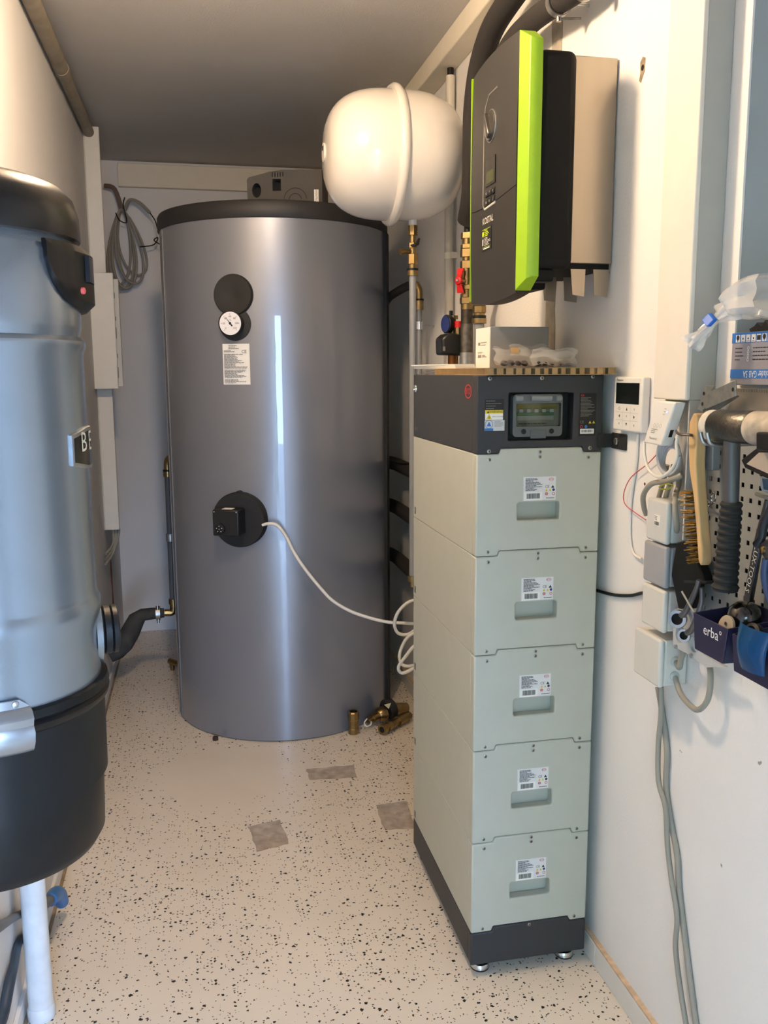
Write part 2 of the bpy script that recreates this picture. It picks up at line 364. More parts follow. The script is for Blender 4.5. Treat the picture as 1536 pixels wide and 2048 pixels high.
# right wall: drill hole and mortar-filled chase
h = PX(1285, 140, XR); b = MB(); b.prism([(XR-.0006, h.y+a, h.z+c) for a, c in ((-.012, .02), (.0, .026), (.010, .018), (.008, -.004), (.012, -.018), (.004, -.024), (-.010, -.006))], (.0012, 0, 0))
b.obj('plaster_chip', mat('chip', '#8c7a62', .9, var=.3, vscale=90), wrs); MB().disc((XR-.0008, h.y-.002, h.z+.004), (0, -1, 0), Z3, 0, 0, .006, .0004).obj('drill_hole', mat('hole', '#0c0b0a', .9), wrs)
hh = PX(1290, 968, XR); MB().disc((XR, hh.y, hh.z), (0, -1, 0), Z3, 0, 0, .0035, .0006).obj('drill_hole', mat('hole_red', '#5a1010', .9), wrs)
MORT = mat('mortar', '#a79f92', .95, var=.12, vscale=40, bump=.6, bscale=150); rnd = random.Random(2); L_ = []; R_ = []
for k in range(40):
    z = 1.2+1.37*k/39; L_.append((XR-.002, .415+rnd.uniform(-.004, .004), z)); R_.append((XR-.002, .352+rnd.uniform(-.004, .004), z))
MB().prism(L_+R_[::-1], (.003, 0, 0)).obj('mortar_strip', MORT, wrs, label='rough grey mortar strip filling a wall chase')

# ================================================================== ceiling lamp (above the frame)
lx, ly, lz = LAMP['loc']
lt = thing('ceiling_lamp', 'round opal ceiling lamp glowing warm over the middle of the room', 'lamp', (lx, ly, lz))
MB().lathe((lx, ly, lz), (0, 0, -1), [(0, .05), (.02, .05), (.03, .014), (.09, .014), (.10, .036)], 24).obj('base', CREAM, lt)
OPAL = mat('lamp_opal', LAMP['color'], .4, emit=LAMP['power'])
MB().lathe((lx, ly, lz-.10), (0, 0, -1), [(0, .036), (.02, .06), (.05, .07), (.08, .062), (.105, .035), (.113, .002)], 24).obj('shade', OPAL, lt)

# ================================================================== buffer tank
TX, TY, TR = -.258, 1.961, .465
JACK = mat('tank_jacket', '#858891', .36, .5, var=.02, vscale=3, bump=.05, bscale=9, coat=.9, coatr=.02, stretch=(1, 1, .12))
tk = thing('buffer_tank', 'tall silver-grey cylindrical heating buffer tank with black lid', 'water tank', (TX, TY, 0))
MB().lathe((TX, TY, 0), Z3, [(.002, TR-.004), (.006, TR), (2.03, TR), (2.034, TR-.004)], 128).obj('jacket', JACK, tk)
MB().lathe((TX, TY, 0), Z3, [(2.022, TR+.004), (2.026, TR+.007), (2.075, TR+.007), (2.085, TR+.001), (2.088, TR-.02), (2.09, .01)], 128).obj('lid', mat('lid_black', '#201f20', .55, bump=.1, bscale=300), tk)
# closing strip on the right side
def cyl_patch(cx, cy, r, th0, th1, z0, z1, dr, n=10):
    b = MB(); P = []
    for z in (z0, z1):
        for k in range(n): th = th0+(th1-th0)*k/(n-1); P.append(Vector((cx+(r+dr)*math.cos(th), cy+(r+dr)*math.sin(th), z)))
    return b.slab(P, n, 2, lambda p: Vector((cx+(p.x-cx)*(r-.002)/(r+dr), cy+(p.y-cy)*(r-.002)/(r+dr), p.z)))
cyl_patch(TX, TY, TR, math.radians(-24), math.radians(-5), .01, 2.022, .012).obj('closing_strip', BLACKM, tk, label='black vertical closing strip of the jacket')
cyl_patch(TX, TY, TR, math.radians(-168), math.radians(-165), .01, 2.022, .003, 4).obj('closing_strip', mat('strip_grey', '#6d6f72', .5), tk)
# things on the jacket: helper giving a local frame at a pixel
def tank_frame(u, v):
    th, z = on_cyl(u, v, TX, TY, TR); nrm = Vector((math.cos(th), math.sin(th), 0)); p = Vector((TX, TY, z))+nrm*TR
    return p, nrm, Vector((-math.sin(th), math.cos(th), 0)), Z3      # point, normal, right-hand x, up
p, nr, xd, zd = tank_frame(467, 590)
MB().lathe(p-nr*.006, nr, [(0, .076), (.012, .076), (.018, .072), (.0185, .028), (.0165, .024), (.0165, .001)], 48).obj('cover_cap', mat('cap_black', '#201f1d', .7), tk, label='round black cover cap')
p, nr, xd, zd = tank_frame(470, 648)
MB().lathe(p-nr*.006, nr, [(0, .062), (.008, .062), (.012, .055), (.013, .001)], 40).obj('sensor_rosette', mat('cap_black', '#201f1d', .7), tk)
q = p+nr*.010
th_ = MB().lathe(q, nr, [(0, .040), (.03, .044), (.034, .046), (.038, .046), (.0385, .043), (.037, .042)], 40).obj('thermometer', BLACK, tk, label='round dial thermometer with white face')
q2 = q+nr*.0372
MB().lathe(q+nr*.030, nr, [(0, .0425), (.0072, .0425)], 40).obj('dial', mat('dial_white', '#eceaea', .5), th_)
tb = MB()
for k in range(7):
    a = math.radians(225-45*k)
    c, s_ = math.cos(a), math.sin(a)
    tb.poly(q2, xd, zd, [(c*.031-s_*.0006, s_*.031+c*.0006), (c*.036-s_*.0006, s_*.036+c*.0006), (c*.036+s_*.0006, s_*.036-c*.0006), (c*.031+s_*.0006, s_*.031-c*.0006)], .0006)
    tb.text(str(k*20), q2+xd*(c*.025)+zd*(s_*.025), xd, zd, .010, .0006)
tb.text('°C', q2+zd*.012, xd, zd, .009)
tb.obj('numerals', INK, th_, smooth=0)
a = math.radians(128); c, s_ = math.cos(a), math.sin(a)
MB().poly(q2, xd, zd, [(-s_*.002, c*.002), (c*.033, s_*.033), (s_*.002, -c*.002), (-c*.012+s_*.003, -s_*.012-c*.003), (-c*.014, -s_*.014), (-c*.012-s_*.003, -s_*.012+c*.003)][::-1], .0012).disc(q2, xd, zd, 0, 0, .005, .0014).obj('needle', INK, th_, smooth=0)
# data plate
pc, nr, xd, zd = tank_frame(473, 728)
def tank_sheet(u0, v0, u1, v1, name, m, off=.0008):
    th0, z0 = on_cyl(u0, v0, TX, TY, TR); th1, z1 = on_cyl(u1, v1, TX, TY, TR); return th0, th1, z1, z0
th0, th1, z0, z1 = tank_sheet(445, 688, 501, 769, '', None)
ds = cyl_patch(TX, TY, TR, th0, th1, z0, z1, .0008, 6).obj('data_plate', PAPER, tk, label='white data plate with small print')
o_ = pc+nr*.0022; wd = (th1-th0)*TR; ht = z1-z0
ln = MB(); ln.lines(o_, xd, zd, -wd*.27, wd*.27, ht*.45, ht*.38, 3, .0022, seed=3); ln.lines(o_, xd, zd, -wd*.45, wd*.0, ht*.33, ht*.30, 2, .002, seed=4)
ln.lines(o_, xd, zd, -wd*.45, wd*.45, ht*.24, -ht*.10, 14, .0019, seed=5); ln.lines(o_, xd, zd, -wd*.45, wd*.45, -ht*.15, -ht*.33, 8, .0019, seed=6); ln.lines(o_, xd, zd, -wd*.45, wd*.45, -ht*.38, -ht*.46, 4, .0019, seed=8)
ln.text('CE', o_+xd*wd*.30+zd*ht*.30, xd, zd, .017)
ln.obj('printed_text', INKG, ds, smooth=0)
# electric heater flange
p, nr, xd, zd = tank_frame(482, 1038)
hf = MB().lathe(p-nr*.008, nr, [(0, .107), (.03, .107), (.036, .103), (.037, .001)], 56).obj('heater_flange', mat('heater_black', '#151516', .6), tk, label='round black electric heater flange')
MB().cyl(p+zd*.1-nr*.004, p+zd*.1+nr*.02, .012, 16).obj('lug', mat('heater_black', '#151516', .6), hf)
bc = p+nr*.065-xd*.022+zd*.0
MB().obox(bc, xd*.052, zd*.050, nr*.037).obj('control_box', mat('heater_box', '#111113', .45), hf, bevel=.005)
kb = bc+nr*.037-xd*.022-zd*.022
MB().lathe(kb, nr, [(0, .020), (.008, .019), (.009, .016)], 24).obj('control_knob', BLACK, hf)
d = MB()
for k in range(5): a = math.radians(20+72*k); d.disc(kb+nr*.0092, xd, zd, .011*math.cos(a), .011*math.sin(a), .0018)
d.disc(kb+nr*.0092, xd, zd, 0, 0, .0015); d.disc(bc+nr*.0372, xd, zd, -.044, .042, .002); d.disc(bc+nr*.0372, xd, zd, .044, .042, .002)
d.obj('white_marks', WPRINT, hf, smooth=0)
MB().obox(bc+zd*.0503+nr*.005, xd*.02, nr*.018, zd*.0004).obj('approval_sticker', PAPER, hf, smooth=0)

# EPP foam housing lying on the tank lid
zt = 2.0905; EPP = mat('epp_foam', '#4d4a46', .9, bump=.25, bscale=300)
p0, p1 = PY(495, 400, 1.66), PY(645, 404, 1.58)
ex = (Vector((p1.x, p1.y, 0))-Vector((p0.x, p0.y, 0))); Wd = ex.length; ex.normalize(); ey = Vector((-ex.y, ex.x, 0)); org = Vector((p0.x, p0.y, zt))
ep = thing('foam_housing', 'dark grey moulded foam housing lying on the tank lid', 'pump housing', org+ex*Wd/2+ey*.08)
H = .125
def circ(cx, cz, rx, rz, n=20): return [org+ex*(cx+rx*math.cos(2*math.pi*k/n))+Z3*(cz+rz*math.sin(2*math.pi*k/n)) for k in range(n)]
outl = [(0, 0), (Wd, 0), (Wd, H), (Wd*.46, H), (.30*Wd, H*.96), (.02*Wd, H*.80), (0, H*.74)]
sq = [(Wd*.34, H*.40), (Wd*.45, H*.40), (Wd*.45, H*.74), (Wd*.34, H*.74)]
slots = [[(Wd*(.335+.035*k), H*.80), (Wd*(.345+.035*k), H*.80), (Wd*(.345+.035*k), H*.93), (Wd*(.335+.035*k), H*.93)] for k in range(5)]
f3 = lambda L: [org+ex*a+Z3*c for a, c in L]
MB().prism(f3(outl), ey*.16, [circ(.125*Wd, H*.42, .017, .026), f3(sq)]+[f3(s) for s in slots]).obj('foam_body', EPP, ep, bevel=.002, seg=1)
MB().prism(f3([(.06*Wd, .1*H), (.5*Wd, .1*H), (.5*Wd, .93*H), (.3*Wd, .92*H), (.06*Wd, .74*H)]), ey*.004).obj('inner_lining', mat('dark_inside', '#101010', .9), ep).location = ey*.04
g = MB(); c0 = org+ex*Wd*.64+Z3*H*.12-ey*.0003
def arc_ring(c, r, wdt, a0, a1, n=18):
    P = []
    for k in range(n+1):
        a = a0+(a1-a0)*k/n
        for q in (r, r+wdt): P.append(c+ex*(q*math.cos(a))+Z3*(q*math.sin(a)))
    return P
for r in (.022, .042):
    P = arc_ring(c0, r, .003, .1, math.pi-.1); g.add(P, [(2*k, 2*k+1, 2*k+3, 2*k+2) for k in range(18)])
g.obj('moulded_ring', mat('epp_groove', '#2b2927', .9), ep, smooth=0)
lb = org+ex*Wd*.92+Z3*H*.22-ey*.0006
st = MB().obox(lb, ex*.0085, Z3*.024, ey*.0005).obj('sticker', PAPER, ep, smooth=0)
MB().text('OVENTROP', lb-ey*.0006, Z3*-1, ex, .0105, .0003).obj('printed_text', INK, st, smooth=0)

# ================================================================== battery tower
BZ, MH, BW, BD = .116, .233, .298, .585
ZT = BZ+5*MH; BT = 1.454
def module_panel(h, lower=True, upper=True):
    # outline of the stepped front panel in x,z (z from 0)
    st_, l, r = .0125, .052, .255
    pts = [(.0, .0005)]
    pts += [(l, .0005), (l+.004, st_), (r-.004, st_), (r, .0005)] if lower else []
    pts += [(BW, .0005), (BW, h-.0005)]
    pts += [(r-.0005, h-.0005), (r-.0045, h+st_-.001), (l+.0045, h+st_-.001), (l+.0005, h-.0005)] if upper else []
    pts += [(0, h-.0005)]
    return pts
def rrect(x0, z0, x1, z1, r, n=4):
    P = []
    for cx, cz, a0 in ((x1-r, z0+r, -90), (x1-r, z1-r, 0), (x0+r, z1-r, 90), (x0+r, z0+r, 180)):
        for k in range(n+1): a = math.radians(a0+90*k/n); P.append((cx+r*math.cos(a), cz+r*math.sin(a)))
    return P
def screw(parent, p, nrm, r=.0046, dark=INK, m=None):
    a, b_ = basis(nrm); s = MB().lathe(Vector(p)-Vector(nrm)*.0004, nrm, [(0, r), (.0012, r), (.0018, r*.75), (.0018, .0003)], 14).obj('screw', m or SCREWM, parent)
    MB().quad(Vector(p)+Vector(nrm)*.0014, a, b_, -r*.55, -r*.13, r*.55, r*.13, .0002).quad(Vector(p)+Vector(nrm)*.0014, a, b_, -r*.13, -r*.55, r*.13, r*.55, .0003).obj('screw_slot', dark, s, smooth=0)
    return s
def byd_mark(b, o, xd, yd, r, asp):
    b.ring(o, xd, yd, 0, 0, r, r*.84, .0003, 24, asp); b.text('BYD', o-Vector(yd)*0, xd, yd, r*.75, .0003); return b
# first (lowest) module as master, at z = BZ
MODLAB = ['lowest pale grey battery module, standing directly on the dark base', 'pale grey battery module, second one up from the dark base', 'pale grey battery module in the middle of the stack of five', 'pale grey battery module, fourth one up from the dark base', 'topmost pale grey battery module, directly under the dark control unit']
o0 = Vector((BW/2, BD/2, BZ)); md = thing('battery_module', MODLAB[0], 'battery', o0, group='stacked battery modules')
hx0, hz0, hx1, hz1 = .098, .080, .200, .121
loc = lambda L, y=0: [Vector((a, y, BZ+c)) for a, c in L]
MB().prism(loc(module_panel(MH)), (0, .028, 0), [loc(rrect(hx0, hz0, hx1, hz1, .005))]).obj('front_panel', PALE, md, bevel=.004, seg=3)
MB().box((.0006, .028, BZ+.0006), (BW, BD, BZ+MH-.0006)).obj('housing', PALE, md, bevel=.0015)
for x, z in ((.030, .220), (.2665, .220), (.0285, .0105), (.2665, .0105), (.149, .224), (.149, .238-.0025), ):
    screw(md, (x, 0, BZ+z), (0, -1, 0), .0042)
# label
lo = Vector((.150, -.0004, BZ+.152)); lbw, lbh = .078, .054
lab = MB().box((lo.x-lbw/2, -.0005, lo.z-lbh/2), (lo.x+lbw/2, .0005, lo.z+lbh/2)).obj('rating_label', mat('label_white', '#dcdad8', .5), md, smooth=0)
lo = lo+Vector((0, -.0002, 0))
t = MB().lines(lo, X3, Z3, -.034, .006, .023, -.004, 11, .0014, seed=11); t.text('CE', lo+X3*.018+Z3*.004, X3, Z3, .0085, .0003)
t.poly(lo, X3, Z3, [(.0275, .001), (.0355, .001), (.0315, .0075)], .0003); t.lines(lo, X3, Z3, .016, .036, -.022, -.022, 1, .0016, seed=2); t.obj('printed_text', INK, lab, smooth=0)
MB().quad(lo, X3, Z3, -.0375, -.0265, .0065, -.0075, .0002).obj('barcode_field', PAPER, lab, smooth=0)
t = MB(); rnd = random.Random(3); x = -.031
while x < .001: wd = rnd.uniform(.0004, .0012); t.quad(lo, X3, Z3, x, -.0225, x+wd, -.0105, .0004); x += wd+rnd.uniform(.0003, .0007)
t.obj('barcode', INK, lab, smooth=0)
t = byd_mark(MB(), lo+X3*.0275+Z3*.0205, X3, Z3, .0058, .62); t.ring(lo, X3, Z3, .0165, -.0125, .0035, .0022, .0003); t.ring(lo, X3, Z3, .0335, -.0125, .0035, .0024, .0003); t.quad(lo, X3, Z3, .0145, -.0132, .0185, -.0118, .0004); t.obj('red_marks', RED, lab, smooth=0)
MB().poly(lo, X3, Z3, [(.0135, -.0065), (.0195, -.0065), (.0165, -.0008)], .0003).poly(lo, X3, Z3, [(.022, -.0065), (.028, -.0065), (.025, -.0008)], .0003).obj('yellow_marks', YEL, lab, smooth=0)
MB().disc(lo, X3, Z3, .0335, -.0035, .0032, .0003).obj('blue_mark', mat('navy_print', '#1d3a68', .6), lab, smooth=0)
# two little vertical print lines on the far side
MB().box((-.0003, .567, BZ+.012), (.001, .5688, BZ+.032)).box((-.0003, .557, BZ+.012), (.001, .5588, BZ+.032)).obj('side_marks', INK, md, smooth=0)
for k in range(1, 5): dup(md, o0+Vector((0, 0, MH*k)), MODLAB[k], 'stacked battery modules')
# base
bs = thing('battery_plinth', 'dark grey plinth on round levelling feet under the battery stack', 'base', (BW/2, BD/2, 0))
MB().prism([Vector((a, 0, .03+c)) for a, c in module_panel(BZ-.03, lower=False)], (0, .028, 0)).obj('front_panel', DGREY, bs, bevel=.004)
MB().box((.0006, .028, .03), (BW, BD, BZ-.0004)).obj('plinth', DGREY, bs, bevel=.003)
screw(bs, (.149, 0, BZ+.0045), (0, -1, 0), .0042)
for x, y in ((.035, .035), (BW-.04, .035), (.035, BD-.04), (BW-.04, BD-.04)):
    ft = MB().lathe((x, y, .0), Z3, [(0, .020), (.003, .023), (.011, .023), (.015, .020), (.017, .009), (.034, .006)], 28).obj('levelling_foot', CHROME, bs, label='chrome levelling foot')
    MB().lathe((x, y, .0), Z3, [(.0, .0225), (.0035, .0236), (.0036, .02)], 28).obj('foot_pad', BLACKM, ft)
# control unit
cu = thing('battery_control_unit', 'dark grey control unit with breaker window on top of the battery stack', 'control unit', (BW/2, BD/2, ZT))
CH = BT-ZT
F0 = lambda u, v: PY(u, v, 0)
w0, w1 = F0(1016, 882), F0(1148, 784)
wx0, wz0, wx1, wz1 = w0.x, w0.z, w1.x, w1.z
MB().prism([Vector((a, 0, ZT+c)) for a, c in module_panel(CH, upper=False)], (0, .034, 0), [[(a, 0, c) for a, c in rrect(wx0, wz0, wx1, wz1, .003, 2)]]).obj('front_panel', DGREY, cu, bevel=.004, seg=3)
MB().box((.0006, .034, ZT+.0006), (BW, BD, BT)).obj('housing', DGREY, cu, bevel=.002)
MB().box((wx0+.0005, .0325, wz0+.0005), (wx1-.0005, .0338, wz1-.0005)).obj('window_recess', mat('recess_black', '#0e0f10', .5), cu, smooth=0)
# breaker window
bx0, bz0, bx1, bz1 = wx0+.012, wz0+.008, wx1-.024, wz1-.004
bf = MB().prism([(a, .004, c) for a, c in rrect(bx0, bz0, bx1, bz1, .009, 4)], (0, .022, 0), [[(a, .004, c) for a, c in rrect(bx0+.008, bz0+.023, bx1-.004, bz1-.020, .003, 2)]]).obj('breaker_frame', mat('frame_smoke', '#5b6060', .25, alpha=1), cu, bevel=.002)
hy = bz1-.009
for a, c in ((.005, .022), (.042, .092), (.104, .116)):
    a, c = bx0+(bx1-bx0)*a/.121, bx0+(bx1-bx0)*c/.121
    MB().cyl((a, .003, hy), (c, .003, hy), .0065, 12).obj('hinge', mat('hinge_grey', '#7e8484', .3), bf)
zw0, zw1, xw0, xw1 = bz0+.023, bz1-.020, bx0+.008, bx1-.004
MB().box((xw0, .018, zw0), (xw1, .020, zw1)).obj('breaker_panel', mat('breaker_grey', '#a9ab9e', .5), bf, smooth=0)
MB().box((xw0+.006, .017, zw1-.014), (xw1-.004, .018, zw1-.003)).obj('yellow_strip', mat('olive_yellow', '#a8a23c', .5), bf, smooth=0)
GRN = mat('breaker_green', '#4f8a5e', .5)
zmid = (zw0+zw1)/2
MB().box((xw0+.005, .0135, zw0+.013), (xw1-.014, .018, zmid-.001)).obj('breaker_body', mat('breaker_white', '#c4c6bc', .5), bf, bevel=.001)
MB().box((xw0+.005, .012, zmid-.0025), (xw1-.014, .018, zmid+.006)).obj('breaker_body', GRN, bf, bevel=.001)
for k in range(5):
    x = xw0+.008+k*(xw1-xw0-.03)/4.2
    MB().box((x, .008, zmid+.005), (x+.010, .016, zmid+.013)).obj('breaker_toggle', mat('breaker_white', '#c4c6bc', .5), bf, bevel=.0012)
MB().lines((0, .0129, 0), X3, Z3, xw0+.008, xw1-.02, zw0+.006, zw0+.006, 1, .0022, seed=6).obj('printed_text', INK, bf, smooth=0)
MB().box((xw0, .0065, zw0), (xw1, .0085, zw1)).obj('window_pane', mat('smoked_pane', '#c9d0cb', .08, trans=1., spec=.5), bf, smooth=0)
for x in (bx0+.026, bx1-.026): MB().lathe((x, .005, bz0+.012), (0, -1, 0), [(0, .006), (.002, .0058), (.0025, .004)], 16).obj('frame_screw', BLACK, bf)
MB().box((bx0+.042, .001, bz0-.004), (bx1-.040, .006, bz0+.015)).obj('window_latch', mat('frame_smoke', '#5b6060', .25), bf, bevel=.001)
# stickers on the control unit
def sheet(u0, v0, u1, v1, name, m, parent, y=-.0006, label=None):
    a, b_ = F0(u0, max(v0, v1)), F0(u1, min(v0, v1)); ob = MB().box((a.x, y, a.z), (b_.x, .001, b_.z)).obj(name, m, parent, smooth=0, label=label); return ob, a, b_
s, a, b_ = sheet(969, 820, 1008, 798, 'info_label', mat('label_black', '#0d0d0e', .5), cu)
MB().lines((0, -.0007, 0), X3, Z3, a.x+.003, b_.x-.002, b_.z-.004, a.z+.003, 4, .0013, seed=21).obj('printed_text', INKG, s, smooth=0)
s, a, b_ = sheet(970, 840, 1006, 820, 'warning_label', PAPER, cu, label='yellow and white warning label')
MB().quad((0, -.0006, 0), X3, Z3, a.x, b_.z-.0075, b_.x, b_.z, .0002).poly((0, -.0006, 0), X3, Z3, [(a.x+.002, a.z+.001), (a.x+.016, a.z+.001), (a.x+.009, a.z+.0135)], .0003).obj('yellow_field', YEL, s, smooth=0)
MB().text('WARNING', ((a.x+b_.x)/2+.004, -.0006, b_.z-.0038), X3, Z3, .0068, .0005).poly((0, -.0006, 0), X3, Z3, [(a.x+.004, b_.z-.0065), (a.x+.009, b_.z-.0065), (a.x+.0065, b_.z-.001)], .0005).text('HIGH VOLTAGE', ((a.x+b_.x)/2+.008, -.0006, a.z+.007), X3, Z3, .0036, .0005).ring((0, -.0006, 0), X3, Z3, a.x+.009, a.z+.0055, .0022, .0012, .0005).obj('printed_text', INK, s, smooth=0)
s, a, b_ = sheet(969, 862, 1009, 840, 'certificate_label', mat('label_grey', '#c5c7c6', .5), cu, label='blue and grey test certificate label')
MB().quad((0, -.0006, 0), X3, Z3, a.x, a.z, a.x+.020, a.z+.0055, .0003).ring((0, -.0006, 0), X3, Z3, a.x+.010, a.z+.0145, .0095, .0085, .0003).poly((0, -.0006, 0), X3, Z3, [(a.x+.0045, a.z+.010), (a.x+.0155, a.z+.010), (a.x+.010, a.z+.0205)], .0003).obj('blue_mark', BLU, s, smooth=0)
MB().lines((0, -.0006, 0), X3, Z3, a.x+.0225, b_.x-.001, b_.z-.003, a.z+.010, 5, .001, seed=4).obj('printed_text', INKG, s, smooth=0)
s, a, b_ = sheet(1157, 872, 1193, 786, 'data_label', mat('label_black', '#0d0d0e', .5), cu)
MB().lines((0, -.0007, 0), X3, Z3, a.x+.003, b_.x-.003, b_.z-.010, a.z+.045, 14, .0013, seed=9).text('CE', (a.x+.0065, -.0006, a.z+.031), X3, Z3, .0085, .0004).obj('printed_text', INKG, s, smooth=0)
MB().poly((0, -.0006, 0), X3, Z3, [(a.x+.023, a.z+.028), (a.x+.030, a.z+.028), (a.x+.0265, a.z+.034)], .0003).poly((0, -.0006, 0), X3, Z3, [(a.x+.032, a.z+.028), (a.x+.039, a.z+.028), (a.x+.0355, a.z+.034)], .0003).obj('yellow_marks', YEL, s, smooth=0)
MB().quad((0, -.0006, 0), X3, Z3, a.x+.003, a.z+.005, b_.x-.004, a.z+.016, .0003).obj('barcode_field', PAPER, s, smooth=0)
t = MB(); rnd = random.Random(5); x = a.x+.006
while x < b_.x-.007: wd = rnd.uniform(.0004, .0012); t.quad((0, -.0006, 0), X3, Z3, x, a.z+.008, x+wd, a.z+.014, .0005); x += wd+rnd.uniform(.0004, .001)
t.obj('barcode', INK, s, smooth=0)
byd_mark(MB(), Vector((a.x+.007, -.0006, b_.z-.005)), X3, Z3, .004, .62).ring((0, -.0006, 0), X3, Z3, a.x+.006, a.z+.021, .0035, .0024, .0003).obj('red_marks', RED, s, smooth=0)
MB().disc((0, -.0006, 0), X3, Z3, a.x+.017, a.z+.021, .0034, .0003).obj('blue_mark', BLU, s, smooth=0)
for u, v in ((980, 757), (1084, 756), (1186, 753), (978, 903), (1180, 896)):
    p = F0(u, v); screw(cu, (p.x, 0, p.z), (0, -1, 0), .0046)
# side marks: emblem, small keyhole, model lettering
p = PX(936, 783, -.0003); byd_mark(MB(), Vector((.0003, p.y, p.z)), (0, -1, 0), Z3, .026, .62).obj('red_emblem', RED, cu, label='red oval emblem', smooth=0)
p = PX(831, 777, 0); MB().lathe((.001, p.y, p.z), (-1, 0, 0), [(0, .011), (.004, .010), (.005, .006), (.003, .005), (.003, .001)], 20).obj('lock', CHROME, cu, label='small chrome lock')
p = PX(832, 858, 0); MB().text('HVM', (.0003, p.y, p.z), (0, -1, 0), Z3, .016, .0003).obj('lettering', INKG, cu, smooth=0)
# wall bracket
br = thing('wall_bracket', 'black slotted bracket tying the control unit to the wall', 'bracket', (XR, -.03, 1.29))
MB().box((BW-.012, -.0065, 1.290), (XR-.0005, -.0025, 1.322)).obj('arm', BLACKM, br, bevel=.0015)
MB().box((XR-.0045, -.072, 1.288), (XR-.0005, -.0025, 1.324)).obj('wall_plate', BLACKM, br, bevel=.0018)
hexnut(MB(), (XR-.0045, -.032, 1.306), (XR-.0105, -.032, 1.306), .0085).obj('bolt', ZINC, br)

# ================================================================== expansion vessel
VX, VY, VZ = .036, 1.0, 2.136
VW = mat('vessel_enamel', '#d9d2c8', .22, var=.01, coat=.5, coatr=.08)
ev = thing('expansion_vessel', 'round white enamelled expansion vessel hanging from the right wall', 'expansion vessel', (VX, VY, VZ-.21))
prof = []
for k in range(41):
    t = -1+2*k/40; t = math.copysign(abs(t)**.6, t); prof.append((t*.222, max(.0005, .195*(1-abs(t)**2.9)**(1/2.9) if abs(t) < 1 else .0005)))
MB().lathe((VX, VY, VZ), X3, prof, 64).obj('shell', VW, ev, smooth=60)
MB().lathe((VX-.006, VY, VZ), X3, [(-.015, .192), (-.0135, .205), (-.007, .211), (.0, .212), (.007, .211), (.0135, .205), (.015, .192)], 64, cap=False).obj('flange_ring', VW, ev)
MB().lathe((VX-.222, VY, VZ+.002), (-1, 0, 0), [(-.004, .028), (.002, .028), (.003, .02)], 24).obj('valve_cover', mat('vessel_cap', '#cfc9bf', .4), ev)
MB().obox((VX-.2245, VY-.012, VZ+.012), (.003, 0, 0), (0, .006, 0), (0, 0, .006)).obj('valve_cap', BLACK, ev)
VB = PX(930, 345, .29)
b = MB().box((.24, .93, VZ-.045), (XR-.006, .96, VZ-.018)); b.box((XR-.006, .90, VZ-.13), (XR-.0005, 1.10, VZ+.12)); b.box((.235, 1.0, VZ+.07), (XR-.006, 1.02, VZ+.10))
b.obj('wall_bracket', mat('bracket_white', '#dfdcd4', .4), ev, bevel=.002)
MB().cyl((XR-.006, .95, VZ+.105), (XR-.05, .95, VZ+.105), .004, 10).obj('bolt', ZINC, ev)

# ================================================================== inverter
iv = thing('solar_inverter', 'dark grey wall-mounted solar inverter with bright green side strips', 'inverter', (.2, .15, 1.62))
IPAN = mat('inverter_front', '#2f2e2d', .5, spec=.3, bump=.05, bscale=900); IBODY = mat('inverter_body', '#141414', .55, spec=.15, bump=.05, bscale=600); IGR = mat('inverter_green', '#8bb31d', .4, var=.01)
YN, YFa, IZ0, IZ1 = .004, .322, 1.632, 2.166
yc_, hw = (YN+YFa)/2, (YFa-YN)/2
bow = lambda y, z=1.9: .086-.008*(1-((y-yc_)/hw)**2)-.004*(1-((z-1.9)/.27)**2)
seamz = lambda y: 1.842+.012*((y-yc_)/hw)**2-.003*(y-yc_)/hw
botz = lambda y: IZ0-.012*(1-((y-yc_)/hw)**2)
topz = lambda y: IZ1+.004*(1-((y-yc_)/hw)**2)
def ipanel(za, zb, nu=21, nv=13):
    P = []
    for j in range(nv):
        for i in range(nu):
            y = YN+(YFa-YN)*i/(nu-1); z = za(y)+(zb(y)-za(y))*j/(nv-1); P.append(Vector((bow(y, z), y, z)))
    return MB().slab(P, nu, nv, lambda p: Vector((.118, p.y, p.z)))
ipanel(lambda y: seamz(y)+.0008, topz).obj('front_cover', IPAN, iv, smooth=30)
ipanel(botz, lambda y: seamz(y)-.0008).obj('lower_cover', mat('inverter_front_low', '#2a2928', .5, spec=.3, bump=.05, bscale=900), iv, smooth=30)
for sgn, y0, name in ((-1, YN, 'near'), (1, YFa, 'far')):
    A = [(.080 if sgn > 0 else .084, 0.0003), (.094, .040), (.104, .046), (.120, .046), (.120, 0.0003)]      # x, outward offset
    zt = [(IZ0+.004, IZ1), (IZ0+.026, IZ1-.024), (IZ0+.031, IZ1-.029), (IZ0+.031, IZ1-.029), (IZ0+.004, IZ1)]
    lo_ = [Vector((x, y0+sgn*d_*(1 if sgn < 0 else .55), z[0])) for (x, d_), z in zip(A, zt)]; hi_ = [Vector((x, y0+sgn*d_*(1 if sgn < 0 else .55), z[1])) for (x, d_), z in zip(A, zt)]
    n = len(A); b = MB().add(lo_+hi_, [tuple(range(n)), tuple(range(2*n-1, n-1, -1))]+[(i, (i+1) % n, n+(i+1) % n, n+i) for i in range(n)])
    o = b.obj('green_strip', IGR, iv, label='bright green trim strip', bevel=.0015); bmx = bmesh.new(); bmx.from_mesh(o.data); bmesh.ops.recalc_face_normals(bmx, faces=bmx.faces); bmx.to_mesh(o.data); bmx.free()
MB().box((.118, -.026, 1.682), (.206, .332, 2.126)).obj('body', IBODY, iv, bevel=.018, seg=4)
MB().box((.209, .033, 1.688), (XR-.008, .297, 1.6998)).obj('base_vent', IBODY, iv)
